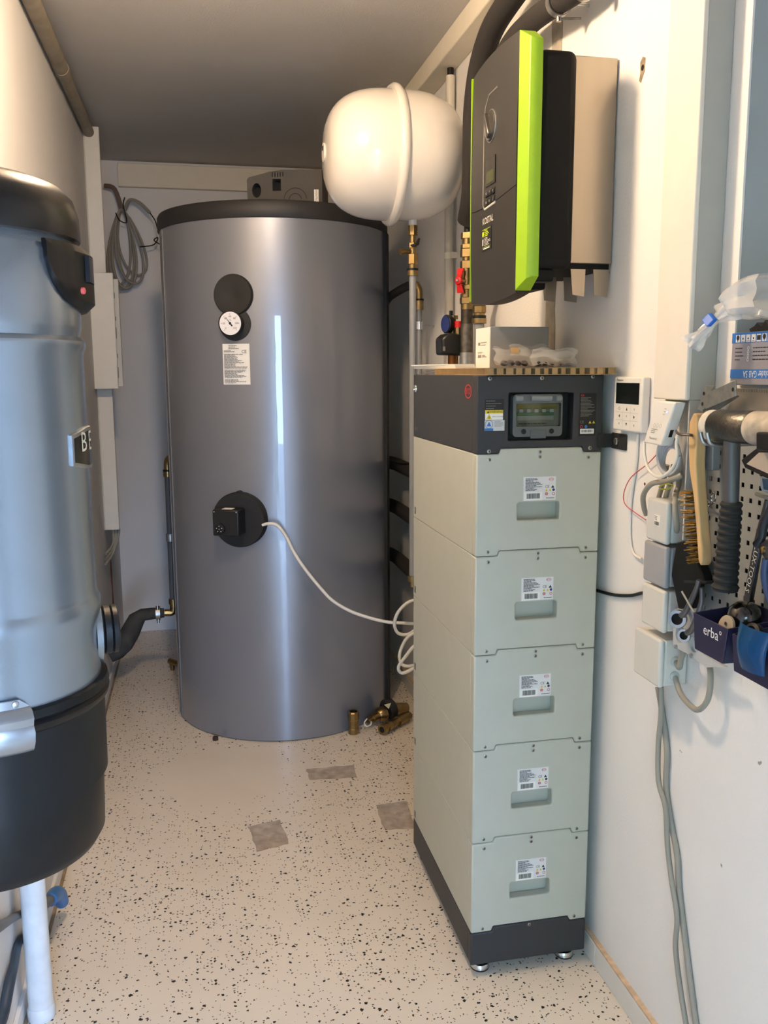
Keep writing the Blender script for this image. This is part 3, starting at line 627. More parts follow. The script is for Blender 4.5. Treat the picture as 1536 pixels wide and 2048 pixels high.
STL = MB().box((.206, .030, 1.700), (XR-.004, .300, 2.134)).obj('rear_housing', STEEL, iv, bevel=.002, label='brushed stainless rear housing')
for y in (.035, .20):
    b = MB()
    for x0, x1, x2, x3 in ((.225, .262, .232, .260), (.280, .320, .284, .316)):
        b.prism([(x0, y, 1.70), (x1, y, 1.70), (x3, y, 1.628), (x2, y, 1.632)], (0, .0025, 0))
    b.obj('mount_foot', STEEL, iv)
for k, z in enumerate((1.98, 1.80, 1.74, 1.715)): MB().cyl((.2065, .0295, z), (.2105, .0295, z), .0025, 8).obj('screw', BLACK, iv)
MB().box((.125, -.012, 1.655), (.168, .03, 1.684)).obj('cable_gland', IBODY, iv, bevel=.006)
MB().box((.125, .10, 1.648), (.195, .30, 1.684)).obj('connector_block', IBODY, iv, bevel=.006)
# controls on the front: dial, display, keys, print.  front faces -x: picture right is -y
IX = lambda u, v: PX(u, v, .074)
fo = lambda p, d=0.: Vector((bow(p.y, p.z)-d, p.y, p.z))
pd = IX(982, 252); c0 = fo(pd, -.004)
MB().lathe(c0, (-1, 0, 0), [(0, .036), (.006, .036), (.0066, .034), (.0055, .0335), (.0055, .001)], 40).obj('dial_bezel', ZINC, iv)
kn = MB().lathe(c0-X3*.0055, (-1, 0, 0), [(0, .033), (.004, .031), (.006, .020), (.006, .001)], 40).obj('dial_knob', mat('knob_grey', '#56534f', .25, .6), iv, label='round rotary switch')
MB().obox(c0-X3*.013, (.006, 0, 0), Vector((0, -.006, .004)), Vector((0, .016, .026))).obj('knob_grip', mat('knob_grey', '#56534f', .25, .6), kn, bevel=.002)
def frame_line(pts, r, name, m):
    MB().tube([fo(Vector((0, y, z)), .0) for y, z in pts], r, 6).obj(name, m, iv)
a, b_ = IX(966, 345), IX(991, 308)
dz0, dz1, dy0, dy1 = IX(978, 372).z, IX(978, 318).z, IX(991, 340).y, IX(970, 340).y
dy0, dy1 = pd.y-.036, pd.y+.030
MB().box((fo(Vector((0, (dy0+dy1)/2, dz0))).x-.0015, dy0, dz0), (.09, dy1, dz1)).obj('display', mat('display_black', '#121212', .2), iv, smooth=0)
MB().box((fo(Vector((0, (dy0+dy1)/2, dz0))).x-.0018, dy0+.006, dz0+.006), (.09, dy1-.006, dz1-.028)).obj('screen', mat('lcd_olive', '#3d4021', .25), iv, smooth=0)
kz = dz0-.010; sym = ['<', '^', '>', 'x', 'v', '/']
for r_ in range(2):
    for k in range(3):
        y = dy1-.011-k*.022; z = kz-.006-r_*.018; x = fo(Vector((0, y, z))).x
        key = MB().box((x-.003, y-.009, z-.007), (x+.006, y+.009, z+.007)).obj('key', BLACK, iv, bevel=.0015)
        MB().text(sym[r_*3+k], (x-.003, y, z), (0, -1, 0), Z3, .012, .0004).obj('key_symbol', WPRINT, key, smooth=0)
fr0, fr1, fz0, fz1 = dy1+.020, dy0-.012, kz-.037, pd.z+.062
b = MB(); pth = [(fr1+.01, fz1+.012), (fr0-.03, fz1+.010), (fr0-.006, fz1-.012), (fr0, fz1-.05), (fr0, fz0+.012), (fr0-.006, fz0+.002), (fr0-.014, fz0)]
frame_line(pth, .0022, 'panel_groove', mat('groove_grey', '#6a6560', .4))
frame_line([(fr0-.014, fz0), (fr1+.012, fz0+.004)], .0028, 'light_bar', mat('lightbar', '#cfc9c0', .4))
p = IX(976, 440); b = MB(); b.text('KOSTAL', fo(p, .0006)-Vector((0, 0, 0)), (0, -1, 0), Z3, .021, .0004); b.obj('lettering', WPRINT, iv, label='white maker lettering', smooth=0)
p = IX(973, 477); x = fo(p).x
st = MB().box((x-.0012, p.y-.033, p.z-.026), (x+.004, p.y+.033, p.z+.024)).obj('info_sticker', mat('label_black', '#0d0d0e', .5), iv, label='black sticker with green and white print', smooth=0)
so = Vector((x-.0012, p.y, p.z)); xd = Vector((0, -1, 0))
MB().quad(so, xd, Z3, -.030, .0215, .030, .0225).quad(so, xd, Z3, -.030, -.0185, .030, -.0178).disc(so, xd, Z3, -.024, .012, .0065).lines(so, xd, Z3, -.014, .030, .019, .007, 4, .0022, seed=31).obj('green_print', mat('lime_print', '#b8cf2a', .6), st, smooth=0)
MB().lines(so, xd, Z3, -.014, .030, .002, -.014, 6, .0013, seed=32).quad(so, xd, Z3, -.022, -.023, .024, -.0205).quad(so, xd, Z3, -.029, -.014, -.026, .001).quad(so, xd, Z3, -.024, -.014, -.021, .001).obj('white_print', WPRINT, st, smooth=0)

# ================================================================== central vacuum
CX, CY, CR = -.888, -.66, .142
SIL = mat('vac_silver', '#939ca3', .27, .8, var=.02, vscale=30, bump=.04, bscale=500)
vc = thing('central_vacuum', 'silver cylindrical central vacuum with black lid and bucket on the left wall', 'vacuum', (CX, CY, .82))
MB().lathe((CX, CY, 0), Z3, [(1.058, CR), (1.130, CR+.0005), (1.150, CR+.004), (1.164, CR+.005), (1.172, CR+.001), (1.178, CR), (1.488, CR), (1.496, CR+.004), (1.503, CR+.0035), (1.509, CR-.003), (1.517, CR-.001), (1.522, CR), (1.608, CR), (1.616, CR-.006), (1.634, CR-.006)], 96).obj('canister', SIL, vc)
MB().lathe((CX, CY, 0), Z3, [(1.626, CR-.010), (1.627, CR+.004), (1.629, CR+.005), (1.655, CR+.004), (1.676, CR-.002), (1.690, CR-.016), (1.698, CR-.036), (1.703, CR-.07), (1.705, .002)], 96).obj('lid', mat('vac_black', '#131211', .30, bump=.1, bscale=700), vc)
VB_ = mat('vac_bucket', '#101011', .38, spec=.3, bump=.06, bscale=400)
bu = MB().lathe((CX, CY, 0), Z3, [(.822, .002), (.822, CR-.035), (.828, CR-.014), (.842, CR-.006), (.925, CR-.003), (.926, CR+.002), (1.030, CR+.003), (1.034, CR+.008), (1.042, CR+.010), (1.046, CR+.006), (1.050, CR+.010), (1.060, CR+.008), (1.062, CR-.002)], 96).obj('bucket', VB_, vc, label='black dust bucket')
def patch(poly_uv, r0, r1, name, m, parent, n=26, bevel=.003, label=None):
    # polygon given in (theta, z): solid between radii r0 and r1
    th = [t for t, z in poly_uv]; bm_ = MB(); k = len(poly_uv)
    out = [Vector((CX+r1*math.cos(t), CY+r1*math.sin(t), z)) for t, z in poly_uv]; inn = [Vector((CX+r0*math.cos(t), CY+r0*math.sin(t), z)) for t, z in poly_uv]
    return out, inn
# motor cover: columns of theta, each with own z-range
def tz(u, v): return on_cyl(u, v, CX, CY, CR)
lowc = sorted(tz(u, v) for u, v in ((86, 512), (92, 535), (100, 556), (112, 579), (130, 602), (150, 617), (164, 626)))
t0 = tz(86, 500)[0]; t1 = math.radians(40); zt_ = tz(100, 478)[1]
def zlo(th):
    if th <= lowc[0][0]: return lowc[0][1]
    for (ta_, za_), (tb_, zb2_) in zip(lowc, lowc[1:]):
        if th <= tb_: return za_+(zb2_-za_)*(th-ta_)/(tb_-ta_)
    return lowc[-1][1]
N = 30; M_ = 9; P = []
for j in range(M_):
    for i in range(N):
        s = i/(N-1); th = t0+(t1-t0)*s; zl = zlo(th)
        f = j/(M_-1); z = zl+(zt_-zl)*f; e = min(1, min(f, 1-f)*8+.15)
        rr = CR+.001+(.005+.012*min(1, max(0, s-.15)*2.6))*e**.5
        P.append(Vector((CX+rr*math.cos(th), CY+rr*math.sin(th), z)))
mc = MB().slab(P, N, M_, lambda p: Vector((CX+(p.x-CX)*(CR-.002)/math.hypot(p.x-CX, p.y-CY), CY+(p.y-CY)*(CR-.002)/math.hypot(p.x-CX, p.y-CY), p.z)))
mcv = mc.obj('motor_cover', mat('vac_cover', '#0f0f10', .42, spec=.3), vc, label='black side cover with red button', smooth=28)
def vpatch(th0, th1, z0, z1, ra, rb, name, m, parent, n=8, **k):
    P = []
    for z in (z0, z1):
        for i in range(n): t = th0+(th1-th0)*i/(n-1); P.append(Vector((CX+rb*math.cos(t), CY+rb*math.sin(t), z)))
    return MB().slab(P, n, 2, lambda p: Vector((CX+(p.x-CX)*ra/rb, CY+(p.y-CY)*ra/rb, p.z))).obj(name, m, parent, **k)
ta = tz(149, 530)[0]
vpatch(ta, ta+.55, tz(160, 570)[1], tz(160, 519)[1], CR+.010, CR+.0183, 'display', mat('vac_display', '#05080f', .3, spec=.3), mcv)
tbn = tz(140, 588)[0]; pb = Vector((CX+(CR+.0175)*math.cos(tbn), CY+(CR+.0175)*math.sin(tbn), tz(160, 590)[1]))
MB().lathe(pb, Vector((math.cos(tbn), math.sin(tbn), 0)), [(-.002, .0042), (.001, .004), (.002, .0025), (.0022, .0004)], 16).obj('button', mat('red_button', '#e0605a', .35), mcv)
# badge
tb0 = tz(141, 900)[0]; tb1 = tb0+.95; zb0, zb1 = tz(150, 943)[1], tz(150, 858)[1]
def badge(ra, rb, ins, name, m, parent):
    P = []; n = 14
    for j in range(2):
        for i in range(n):
            s = i/(n-1); t = tb0+ins/CR+(tb1-tb0-2*ins/CR)*s; half = (zb1-zb0)/2*(.72+.28*min(1, min(s, 1-s)*3))-ins; z = (zb0+zb1)/2+(half if j else -half)
            P.append(Vector((CX+rb*math.cos(t), CY+rb*math.sin(t), z)))
    return MB().slab(P, n, 2, lambda p: Vector((CX+(p.x-CX)*ra/rb, CY+(p.y-CY)*ra/rb, p.z))).obj(name, m, parent)
bg1 = badge(CR-.001, CR+.003, 0, 'badge', ZINC, vc); badge(CR+.002, CR+.0035, .004, 'badge_field', mat('badge_black', '#17130f', .25), bg1)
for k, ch in enumerate('BEAM'):
    t = tb0+.20+.19*k; n_ = Vector((math.cos(t), math.sin(t), 0)); MB().text(ch, Vector((CX, CY, (zb0+zb1)/2+.008))+n_*(CR+.0036), Vector((-math.sin(t), math.cos(t), 0)), Z3, .036, .0004).obj('badge_letter', mat('badge_cream', '#d8cfb4', .4), bg1, smooth=0)
# side inlet with cap
tin = math.radians(12); n_ = Vector((math.cos(tin), math.sin(tin), 0)); pi_ = Vector((CX, CY, tz(190, 1283)[1]+.0))+n_*(CR-.006)
MB().lathe(pi_, n_, [(0, .046), (.008, .044), (.010, .034), (.012, .026)], 32).obj('inlet_collar', SIL, vc)
MB().lathe(pi_+n_*.011, n_, [(0, .030), (.002, .034), (.010, .034), (.011, .031), (.013, .034), (.019, .0335), (.021, .028), (.0212, .001)], 32).obj('inlet_cap', BLACK, vc, label='black cap on the side inlet')
# latches
for th in (tz(15, 1440)[0]-.03, math.radians(45)):
    n_ = Vector((math.cos(th), math.sin(th), 0)); x_ = Vector((-math.sin(th), math.cos(th), 0)); c = Vector((CX, CY, 1.045))
    P = []
    prof = [(1.078, .0015), (1.068, .002), (1.064, .010), (1.056, .014), (1.046, .011), (1.038, .015), (1.026, .013), (1.016, .008), (1.012, .004)]
    for z, d_ in prof:
        for i in range(7):
            t = th+(-.20+.40*i/6)*(1 if z < 1.070 else .6); P.append(Vector((CX+(CR+.006+d_)*math.cos(t), CY+(CR+.006+d_)*math.sin(t), z)))
    la = MB().slab(P, 7, len(prof), lambda p: Vector((CX+(p.x-CX)*.975, CY+(p.y-CY)*.975, p.z))).obj('latch', mat('latch_steel', '#a9afb6', .28, .9), vc, label='pressed steel bucket latch')
    for k in (-1, 1):
        t = th+.09*k; MB().lathe(Vector((CX+(CR+.006)*math.cos(t), CY+(CR+.006)*math.sin(t), 1.073)), Vector((math.cos(t), math.sin(t), 0)), [(0, .005), (.003, .004), (.0045, .001)], 12).obj('rivet', ZINC, la)
# wall bracket holding it
MB().box((XL+.0005, CY-.05, 1.25), (CX-CR+.004, CY+.05, 1.45)).obj('wall_bracket', ZINC, vc)
# ================================================================== left side of the room
# conduit under the ceiling
cn = thing('cable_conduit', 'dusty beige conduit running under the ceiling along the left wall', 'conduit', (XL+.03, .75, 2.48))
CON = mat('conduit_beige', '#8f8676', .6, var=.15, vscale=20); cx_, cz_ = XL+.027, 2.520
MB().cyl((cx_, -1.2, cz_), (cx_, 1.62, cz_), .026, 20).obj('tube', CON, cn)
MB().cyl((cx_, 1.60, cz_), (cx_, 2.449, cz_), .023, 20).obj('tube', CON, cn)
MB().cyl((cx_, 1.59, cz_), (cx_, 1.64, cz_), .028, 20).obj('coupling', CON, cn)
# trunking
tr = thing('cable_trunking', 'narrow vertical cream cable trunking near the left back corner', 'trunking', (XL+.03, 2.48, .725))
MB().box((XL+.0005, 2.457, .725), (-.985, 2.515, 2.545)).obj('channel', CREAM, tr, bevel=.002)
MB().box((XL+.004, 2.452, .725), (-.980, 2.470, 2.545)).obj('cover', mat('trunk_cover', '#d9d5ca', .45), tr, bevel=.003)
lb_ = thing('distribution_box', 'slim cream distribution box with open side on the left wall', 'electrical box', (XL+.05, 2.40, 1.39))
MB().box((XL+.0005, 2.362, 1.391), (-.944, 2.375, 1.906)).obj('cover', mat('trunk_cover', '#d9d5ca', .45), lb_, bevel=.004)
MB().box((XL+.0005, 2.375, 1.40), (-.953, 2.448, 1.90)).obj('body', mat('box_inner', '#b7b3a9', .6), lb_, bevel=.002)
MB().box((XL+.0005, 2.525, 1.40), (-.935, 2.545, 1.895)).obj('back_plate', mat('trunk_cover', '#d9d5ca', .45), lb_, bevel=.002)
for z, h_ in ((1.80, .025), (1.70, .018), (1.62, .05), (1.53, .02), (1.44, .05)):
    MB().box((-.953, 2.39, z), (-.947, 2.44, z+h_)).obj('terminal', BLACK, lb_, bevel=.001)
# cable ends hanging from the trunking
for k in range(3):
    MB().tube([(-1.0+.012*k-.012, 2.485, .74), (-1.0+.012*k-.012, 2.485, .70), (-1.015, 2.46-.01*k, .655-.02*k), (XL+.006, 2.40-.02*k, .62-.02*k)], .006, 8, sub=6).obj('cable_end', WIREG, tr)
# coil of cable on the back wall
co = thing('cable_coil', 'coil of grey cable hanging at the back wall beside the trunking', 'cable', (-.92, 3.15, 1.92))
pts = []; rnd = random.Random(5); top = Vector((-.945, 3.13, 2.31))
NL = 6
for k in range(NL):
    sp = -.04+.11*k/(NL-1); rx = .055+.03*rnd.random(); H_ = .32+.09*rnd.random()
    for a in range(10):
        t = 2*math.pi*a/10+math.pi/2
        f = (1-math.sin(t))/2
        pts.append(Vector((top.x+sp*f*1.0+rx*math.cos(t)*(.5+.5*f), 3.155+.004*k*(1 if k % 2 else -1)+.01*math.cos(t), top.z-H_*f)))
MB().tube(pts, .0068, 8, sub=3).obj('cable', mat('coil_grey', '#8d887e', .6), co)
MB().tube([pts[0], top+Vector((-.03, .01, .10)), Vector((-1.025, 3.16, 2.43))], .012, 8, sub=5).obj('lead_cable', mat('coil_brown', '#6d5a50', .6), co)
MB().tube([(-.93, 3.15, 2.31), (-.90, 3.12, 2.355), (-.85, 3.11, 2.34), (-.80, 3.10, 2.29)], .009, 8, sub=5).obj('cable_tail', mat('coil_grey', '#8d887e', .6), co)
MB().tube([(-.80, 3.10, 2.29), (-.775, 3.08, 2.25), (-.762, 3.05, 2.20), (-.74, 3.0, 2.16)], .003, 6, sub=5).obj('black_wire', BLACK, co)
MB().tube([(-.86, 3.12, 2.12), (-.80, 3.10, 2.125), (-.775, 3.09, 2.14), (-.765, 3.09, 2.165), (-.785, 3.09, 2.15), (-.74, 3.06, 2.12)], .003, 6, sub=5).obj('black_wire', BLACK, co)
MB().tube([(-.975, 3.13, 2.29), (-.955, 3.115, 2.25), (-.92, 3.115, 2.245), (-.935, 3.13, 2.33), (-.925, 3.13, 2.37)], .003, 6, sub=5).obj('cable_tie', BLACK, co)
# riser pipe left of the tank with elbow, and drain
rp = thing('riser_pipe', 'thin grey riser pipe with brass elbows beside the tank by the back wall', 'pipe', (-.745, 2.35, .31))
MB().cyl((-.743, 2.35, .37), (-.743, 2.35, 1.02), .015, 16).obj('pipe', mat('riser_grey', '#55585c', .5), rp)
MB().tube([(-.743, 2.35, 1.01), (-.743, 2.35, 1.045), (-.735, 2.34, 1.068), (-.71, 2.315, 1.075), (-.66, 2.265, 1.075)], .016, 12, sub=5).obj('elbow', BRASS, rp)
MB().cyl((-.743, 2.35, .985), (-.743, 2.35, 1.015), .020, 16).obj('compression_ring', BRASS, rp)
MB().cyl((-.743, 2.35, .68), (-.743, 2.35, .715), .0205, 16).obj('coupling', ZINC, rp)
MB().cyl((-.743, 2.35, 1.010), (-.743, 2.35, 1.018), .021, 16).obj('seal_ring', BLACK, rp)
MB().tube([(-.743, 2.35, .39), (-.743, 2.35, .35), (-.752, 2.35, .333), (-.785, 2.35, .333)], .017, 12, sub=5).obj('elbow', BRASS, rp)
MB().cyl((-.743, 2.35, .375), (-.743, 2.35, .40), .021, 16).obj('compression_ring', BRASS, rp)
dp = thing('drain_pipe', 'dark wrapped drain pipe with zinc clamp in the left back corner', 'pipe', (-.90, 2.35, .12))
MB().tube([(-.787, 2.35, .333), (-.84, 2.35, .333), (-.885, 2.35, .33), (-.915, 2.345, .31), (-.945, 2.335, .255), (-.975, 2.32, .20), (-1.005, 2.31, .165), (-1.04, 2.305, .15)], [.022, .028, .030, .040, .045, .042, .034, .030], 14).obj('wrapped_pipe', mat('wrap_grey', '#3b3a38', .9, var=.3, vscale=30, bump=.8, bscale=60), dp)
MB().cyl((-.805, 2.35, .333), (-.825, 2.35, .333), .034, 18).obj('pipe_clamp', ZINC, dp); MB().cyl((-.815, 2.33, .29), (-.815, 2.33, .376), .006, 10).obj('clamp_bolt', CHROME, dp)
bv = thing('drain_valve', 'small brass drain valve low on the back of the tank', 'valve', (-.755, 2.47, 0))
MB().cyl((-.70, 2.40, .045), (-.775, 2.50, .045), .016, 14).obj('valve_body', BRASS, bv); MB().lathe((-.765, 2.49, .0), Z3, [(0, .010), (.03, .012)], 12).obj('valve_outlet', BRASS, bv)
# white pipe under the vacuum
wp = thing('exhaust_pipe', 'white plastic pipe rising from the floor below the vacuum', 'pipe', (-1.004, .085, 0))
WPV = mat('white_pipe', '#d5d8da', .45, var=.08, vscale=25)
MB().cyl((-1.004, .085, .03), (-1.004, .085, 1.0), .0275, 28).obj('pipe', WPV, wp)
MB().lathe((-1.004, .085, 0), Z3, [(0, .029), (.004, .0305), (.026, .0305), (.032, .028)], 28).obj('socket_collar', WPV, wp)
MB().cyl((-1.004, .085, .99), (-.96, -.52, 1.02), .0275, 20).obj('connecting_pipe', WPV, wp)
hs = thing('garden_hose', 'dark grey hose with blue coupling lying against the left wall', 'hose', (-1.02, .2, .02))
MB().tube([PX(-16, 1862, -1.036), PX(0, 1852, -1.036), PX(18, 1841, -1.0405), PX(33, 1832, -1.041), PX(50, 1824, -1.041), PX(66, 1814, -1.041), PX(80, 1803, -1.038), (-1.024, .315, .140), (-1.016, .36, .125)], [.012, .011, .009, .0088, .0088, .0088, .010, .013, .014], 12, sub=5).obj('hose', mat('hose_grey', '#5d6064', .5), hs)
BLP = mat('blue_plastic', '#2f6aa8', .4)
MB().tube([(-1.016, .345, .130), (-1.014, .40, .112), (-1.012, .44, .085), (-1.010, .47, .045)], [.017, .019, .021, .018], 14, sub=4).obj('hose_coupling', BLP, hs, label='blue plastic hose coupling')
h2 = tag(MB().tube([PX(60, 1868, -1.0405), PX(48, 1874, -1.0405), PX(36, 1890, -1.0405), PX(28, 1929, -1.038), PX(19, 1965, -1.036), PX(7, 2026, -1.036), PX(-6, 2080, -1.036), (-1.024, -.30, .08), (-1.018, -.60, .013), (-1.01, -.9, .013)], [.009, .009, .009, .010, .012, .012, .012, .012, .012, .012], 12, sub=5).obj('water_hose', mat('hose_navy', '#2c3b4a', .45)), 'dark blue hose hanging in the corner behind the white pipe', 'hose')

# ================================================================== right of the tank: pipes and pump group
ep_ = thing('vessel_pipe', 'straight grey pipe with brass fittings dropping from the white vessel', 'pipe', (.1, 1.0, .74))
vx, vy = .100, 1.0
MB().cyl((vx, vy, .77), (vx, vy, 1.80), .0115, 16).obj('pipe', PIPEG, ep_)
MB().cyl((vx, vy, 1.925), (vx, vy, 1.965), .014, 16).obj('vessel_stub', VW, ep_)
for z0, z1, r, nn in ((1.897, 1.927, .016, 8), (1.872, 1.897, .010, 14), (1.856, 1.874, .014, 6), (1.826, 1.856, .011, 14), (1.806, 1.838, .017, 6), (1.793, 1.806, .012, 14), (1.770, 1.786, .0175, 18)):
    hexnut(MB(), (vx, vy, z0), (vx, vy, z1), r).obj('brass_fitting', BRASS, ep_) if nn == 6 else MB().cyl((vx, vy, z0), (vx, vy, z1), r, nn).obj('brass_fitting', BRASS, ep_)
MB().cyl((vx, vy, 1.786), (vx, vy, 1.793), .0185, 18).obj('seal_ring', BLACK, ep_)
MB().cyl((vx, vy, 1.845), (vx-.036, vy-.012, 1.845), .0075, 12).obj('drain_cock', BRASS, ep_); MB().cyl((vx-.034, vy-.0115, 1.845), (vx-.046, vy-.0155, 1.842), .010, 12).obj('drain_cap', BRASS, ep_)
MB().tube([(vx-.012, vy-.02, 1.862), (vx, vy-.024, 1.862), (vx+.010, vy-.022, 1.868), (vx+.017, vy-.018, 1.885)], [.003, .006, .006, .003], 8).obj('lever', BLACK, ep_)
MB().cyl((vx, vy, .755), (vx, vy, .775), .0175, 18).obj('brass_fitting', BRASS, ep_); MB().cyl((vx, vy, .735), (vx, vy, .757), .010, 14).obj('brass_fitting', BRASS, ep_)
# wall pipe behind it
wx_, wy_ = .262, 1.552
sp_ = thing('wall_pipe', 'thin grey pipe with brass elbow clamped to the right wall behind the vessel', 'pipe', (wx_, wy_, 1.066))
MB().cyl((wx_, wy_, 1.066), (wx_, wy_, 1.705), .0115, 14).obj('pipe', PIPEG, sp_)
MB().cyl((wx_, wy_, 1.70), (wx_, wy_, 1.735), .0165, 16).obj('brass_fitting', BRASS, sp_); MB().cyl((wx_, wy_, 1.735), (wx_, wy_, 1.742), .018, 16).obj('seal_ring', BLACK, sp_)
MB().tube([(wx_, wy_, 1.74), (wx_, wy_, 1.775), (wx_-.008, wy_+.012, 1.797), (wx_-.02, wy_+.035, 1.80)], .0125, 12, sub=5).obj('elbow', BRASS, sp_)
MB().cyl((wx_, wy_, 1.625), (wx_, wy_, 1.655), .0165, 16).obj('pipe_clamp', CHROME, sp_); MB().cyl((wx_+.014, wy_, 1.640), (XR, wy_+.01, 1.640), .0035, 10).obj('clamp_screw', ZINC, sp_)
MB().tube([(wx_-.02, wy_+.035, 1.80), (wx_-.03, wy_+.15, 1.795), (wx_-.05, wy_+.30, 1.775), (.225, 2.02, 1.757)], .017, 12, sub=4).obj('insulated_pipe', RUBBER, sp_)
# insulated pipes along the right wall beside the tank
for k, z in enumerate((1.045, .845, .610)):
    t = thing('insulated_pipe', ['upper', 'middle', 'lower'][k]+' black foam-insulated pipe along the wall between tank and batteries', 'pipe', (.28, 1.7, z-.035))
    MB().tube([(.285, .70, z), (.285, 1.4, z), (.285, 2.05, z), (.275, 2.15, z), (.245, 2.20, z)], .030, 16).obj('insulation', RUBBER, t)
    MB().cyl((.245, 2.20, z), (.20, 2.23, z), .016, 14).obj('pipe_end', IRON, t)
tag(MB().tube([(.20, 2.14, 1.09), (.24, 2.0, 1.07), (.27, 1.75, 1.08), (.28, 1.5, 1.16), (.29, 1.42, 1.25)], .004, 8, sub=6).obj('sensor_wire', BLACK), 'thin black sensor wire sagging above the insulated pipes', 'wire')
# conduit pair on the right wall
cd_ = thing('wall_conduit', 'white clipped conduit running down the right wall behind the vessel', 'conduit', (.3, 1.27, 1.075))
MB().cyl((.302, 1.275, 1.075), (.302, 1.275, 2.475), .0155, 16).obj('tube', mat('conduit_white', '#c9c3b8', .5), cd_)
MB().cyl((.312, 1.345, 1.075), (.312, 1.345, 2.475), .009, 12).obj('tube', mat('conduit_white', '#c9c3b8', .5), cd_)
for z in (2.30, 1.86, 1.40):
    MB().lathe((.302, 1.275, z), Z3, [(0, .018), (.022, .018)], 18).obj('clip', CREAM, cd_); MB().box((.304, 1.250, z), (XR-.0005, 1.262, z+.022)).obj('clip_foot', CREAM, cd_)
MB().lathe((.302, 1.275, 2.47), Z3, [(0, .012), (.03, .012)], 12).obj('black_plug', BLACK, cd_)
# pump group: valve stack
ax, ay = .2535, .90
st_ = thing('pump_riser', 'stack of brass valves and pipe with red handle rising behind the batteries', 'valve stack', (ax, ay, 1.30))
Zp = lambda v: PY(935, v, ay).z
spec_ = [(465, 478, .022, 6), (478, 489, .017, 16), (489, 498, .0225, 6), (498, 515, .0235, 8), (515, 522, .016, 16), (522, 538, .0235, 6), (538, 553, .019, 18), (553, 570, .021, 18), (570, 580, .0245, 8), (580, 588, .019, 16), (588, 595, .022, 16), (595, 608, .024, 6), (608, 619, .020, 16)]
for va, vb, r, nn in spec_:
    z1, z0 = Zp(va), Zp(vb)
    (hexnut(MB(), (ax, ay, z0), (ax, ay, z1), r) if nn in (6, 8) else MB().cyl((ax, ay, z0), (ax, ay, z1), r, nn)).obj('brass_fitting', BRASS, st_)
MB().cyl((ax, ay, Zp(648)), (ax, ay, Zp(619)), .019, 18).obj('steel_sleeve', mat('dark_iron', '#4a443d', .5, .8, var=.3, vscale=50), st_)
MB().cyl((ax, ay, Zp(705)), (ax, ay, Zp(648)), .0205, 20).obj('sleeve', IRON, st_); MB().cyl((ax, ay, 1.30), (ax, ay, Zp(705)), .022, 20).obj('zinc_nipple', ZINC, st_)
hz = PY(912, 562, ay-.01).z; hd = Vector((-.80, -.60, 0)).normalized(); hc = Vector((ax, ay, hz))+hd*.046
MB().cyl((ax, ay, hz), hc, .009, 12).obj('valve_stem', BRASS, st_)
def butterfly(c, hdv, parent, s=1.):
    side = Vector((0, 0, 1)); w = hdv.cross(side)
    b = MB().lathe(c-hdv*.006, hdv, [(0, .013*s), (.010, .013*s), (.012, .010*s)], 18)
    for k in (-1, 1):
        p0 = c+side*.010*k*s; p1 = c+side*.038*k*s-hdv*.008
        b.prism([p0-w*.008*s, p0+w*.008*s, p1+w*.012*s, p1-w*.012*s], -hdv*.006)
    o = b.obj('red_handle', REDP, parent, bevel=.001, label='red butterfly valve handle'); MB().lathe(c+hdv*.006, hdv, [(0, .005), (.003, .004)], 10).obj('handle_nut', ZINC, o)
butterfly(hc, hd, st_)
hd2 = Vector((.1, -1, 0)).normalized(); hz2 = Zp(545); butterfly(Vector((ax+.006, ay, hz2))+hd2*.05, hd2, st_, .9); MB().cyl((ax+.006, ay, hz2), Vector((ax+.006, ay, hz2))+hd2*.045, .007, 12).obj('valve_stem', BRASS, st_)
# flexible hose tail + black insulated hose up to the ceiling
MB().tube([(ax, ay, Zp(466)), (ax, ay, Zp(438))], .012, 12).obj('corrugated_pipe', BLACK, st_)
ho = thing('insulated_hose', 'thick black foam-insulated hose bending up behind the inverter to the ceiling', 'hose', (.24, .7, 1.93))
MB().tube([(ax, ay, Zp(441)), (.246, .835, 2.00), (.238, .803, 2.10), (.237, .795, 2.22), (.238, .765, 2.31), (.238, .71, 2.365), (.238, .62, 2.405), (.238, .45, 2.425), (.230, .2, 2.43), (.205, -.25, 2.43), (.20, -1.0, 2.43)], .033, 18, sub=5).obj('insulation', RUBBER, ho)
ho2 = thing('insulated_pipe', 'black foam-insulated pipe held by a steel clamp above the inverter', 'pipe', (.25, .3, 1.9))
P2 = [(.262, .72, 1.75), (.262, .72, 2.05), (.26, .71, 2.20), (.255, .62, 2.295), (.25, .50, 2.325), (.25, .35, 2.322), (.25, .20, 2.305), (.258, .10, 2.297), (.280, -.03, 2.305), (.291, -.11, 2.35), (.293, -.14, 2.43), (.293, -.14, 2.498)]
MB().tube(P2, .027, 18, sub=5).obj('insulation', RUBBER, ho2)
cl = PX(1118, 18, .25)
MB().lathe((.25, cl.y-.010, 2.303), Y3, [(0, .0285), (0, .031), (.018, .031), (.018, .0285)], 24, cap=False).obj('clamp_ring', ZINC, ho2)
MB().cyl((.25, cl.y, 2.275), (.25, cl.y, 2.262), .006, 10).obj('clamp_bolt', CHROME, ho2); MB().cyl((.28, cl.y, 2.303), (XR, cl.y, 2.303), .004, 10).obj('threaded_rod', ZINC, ho2); MB().cyl((.252, cl.y, 2.268), (.300, cl.y-.012, 2.268), .003, 8).obj('wire_tail', IRON, ho2)
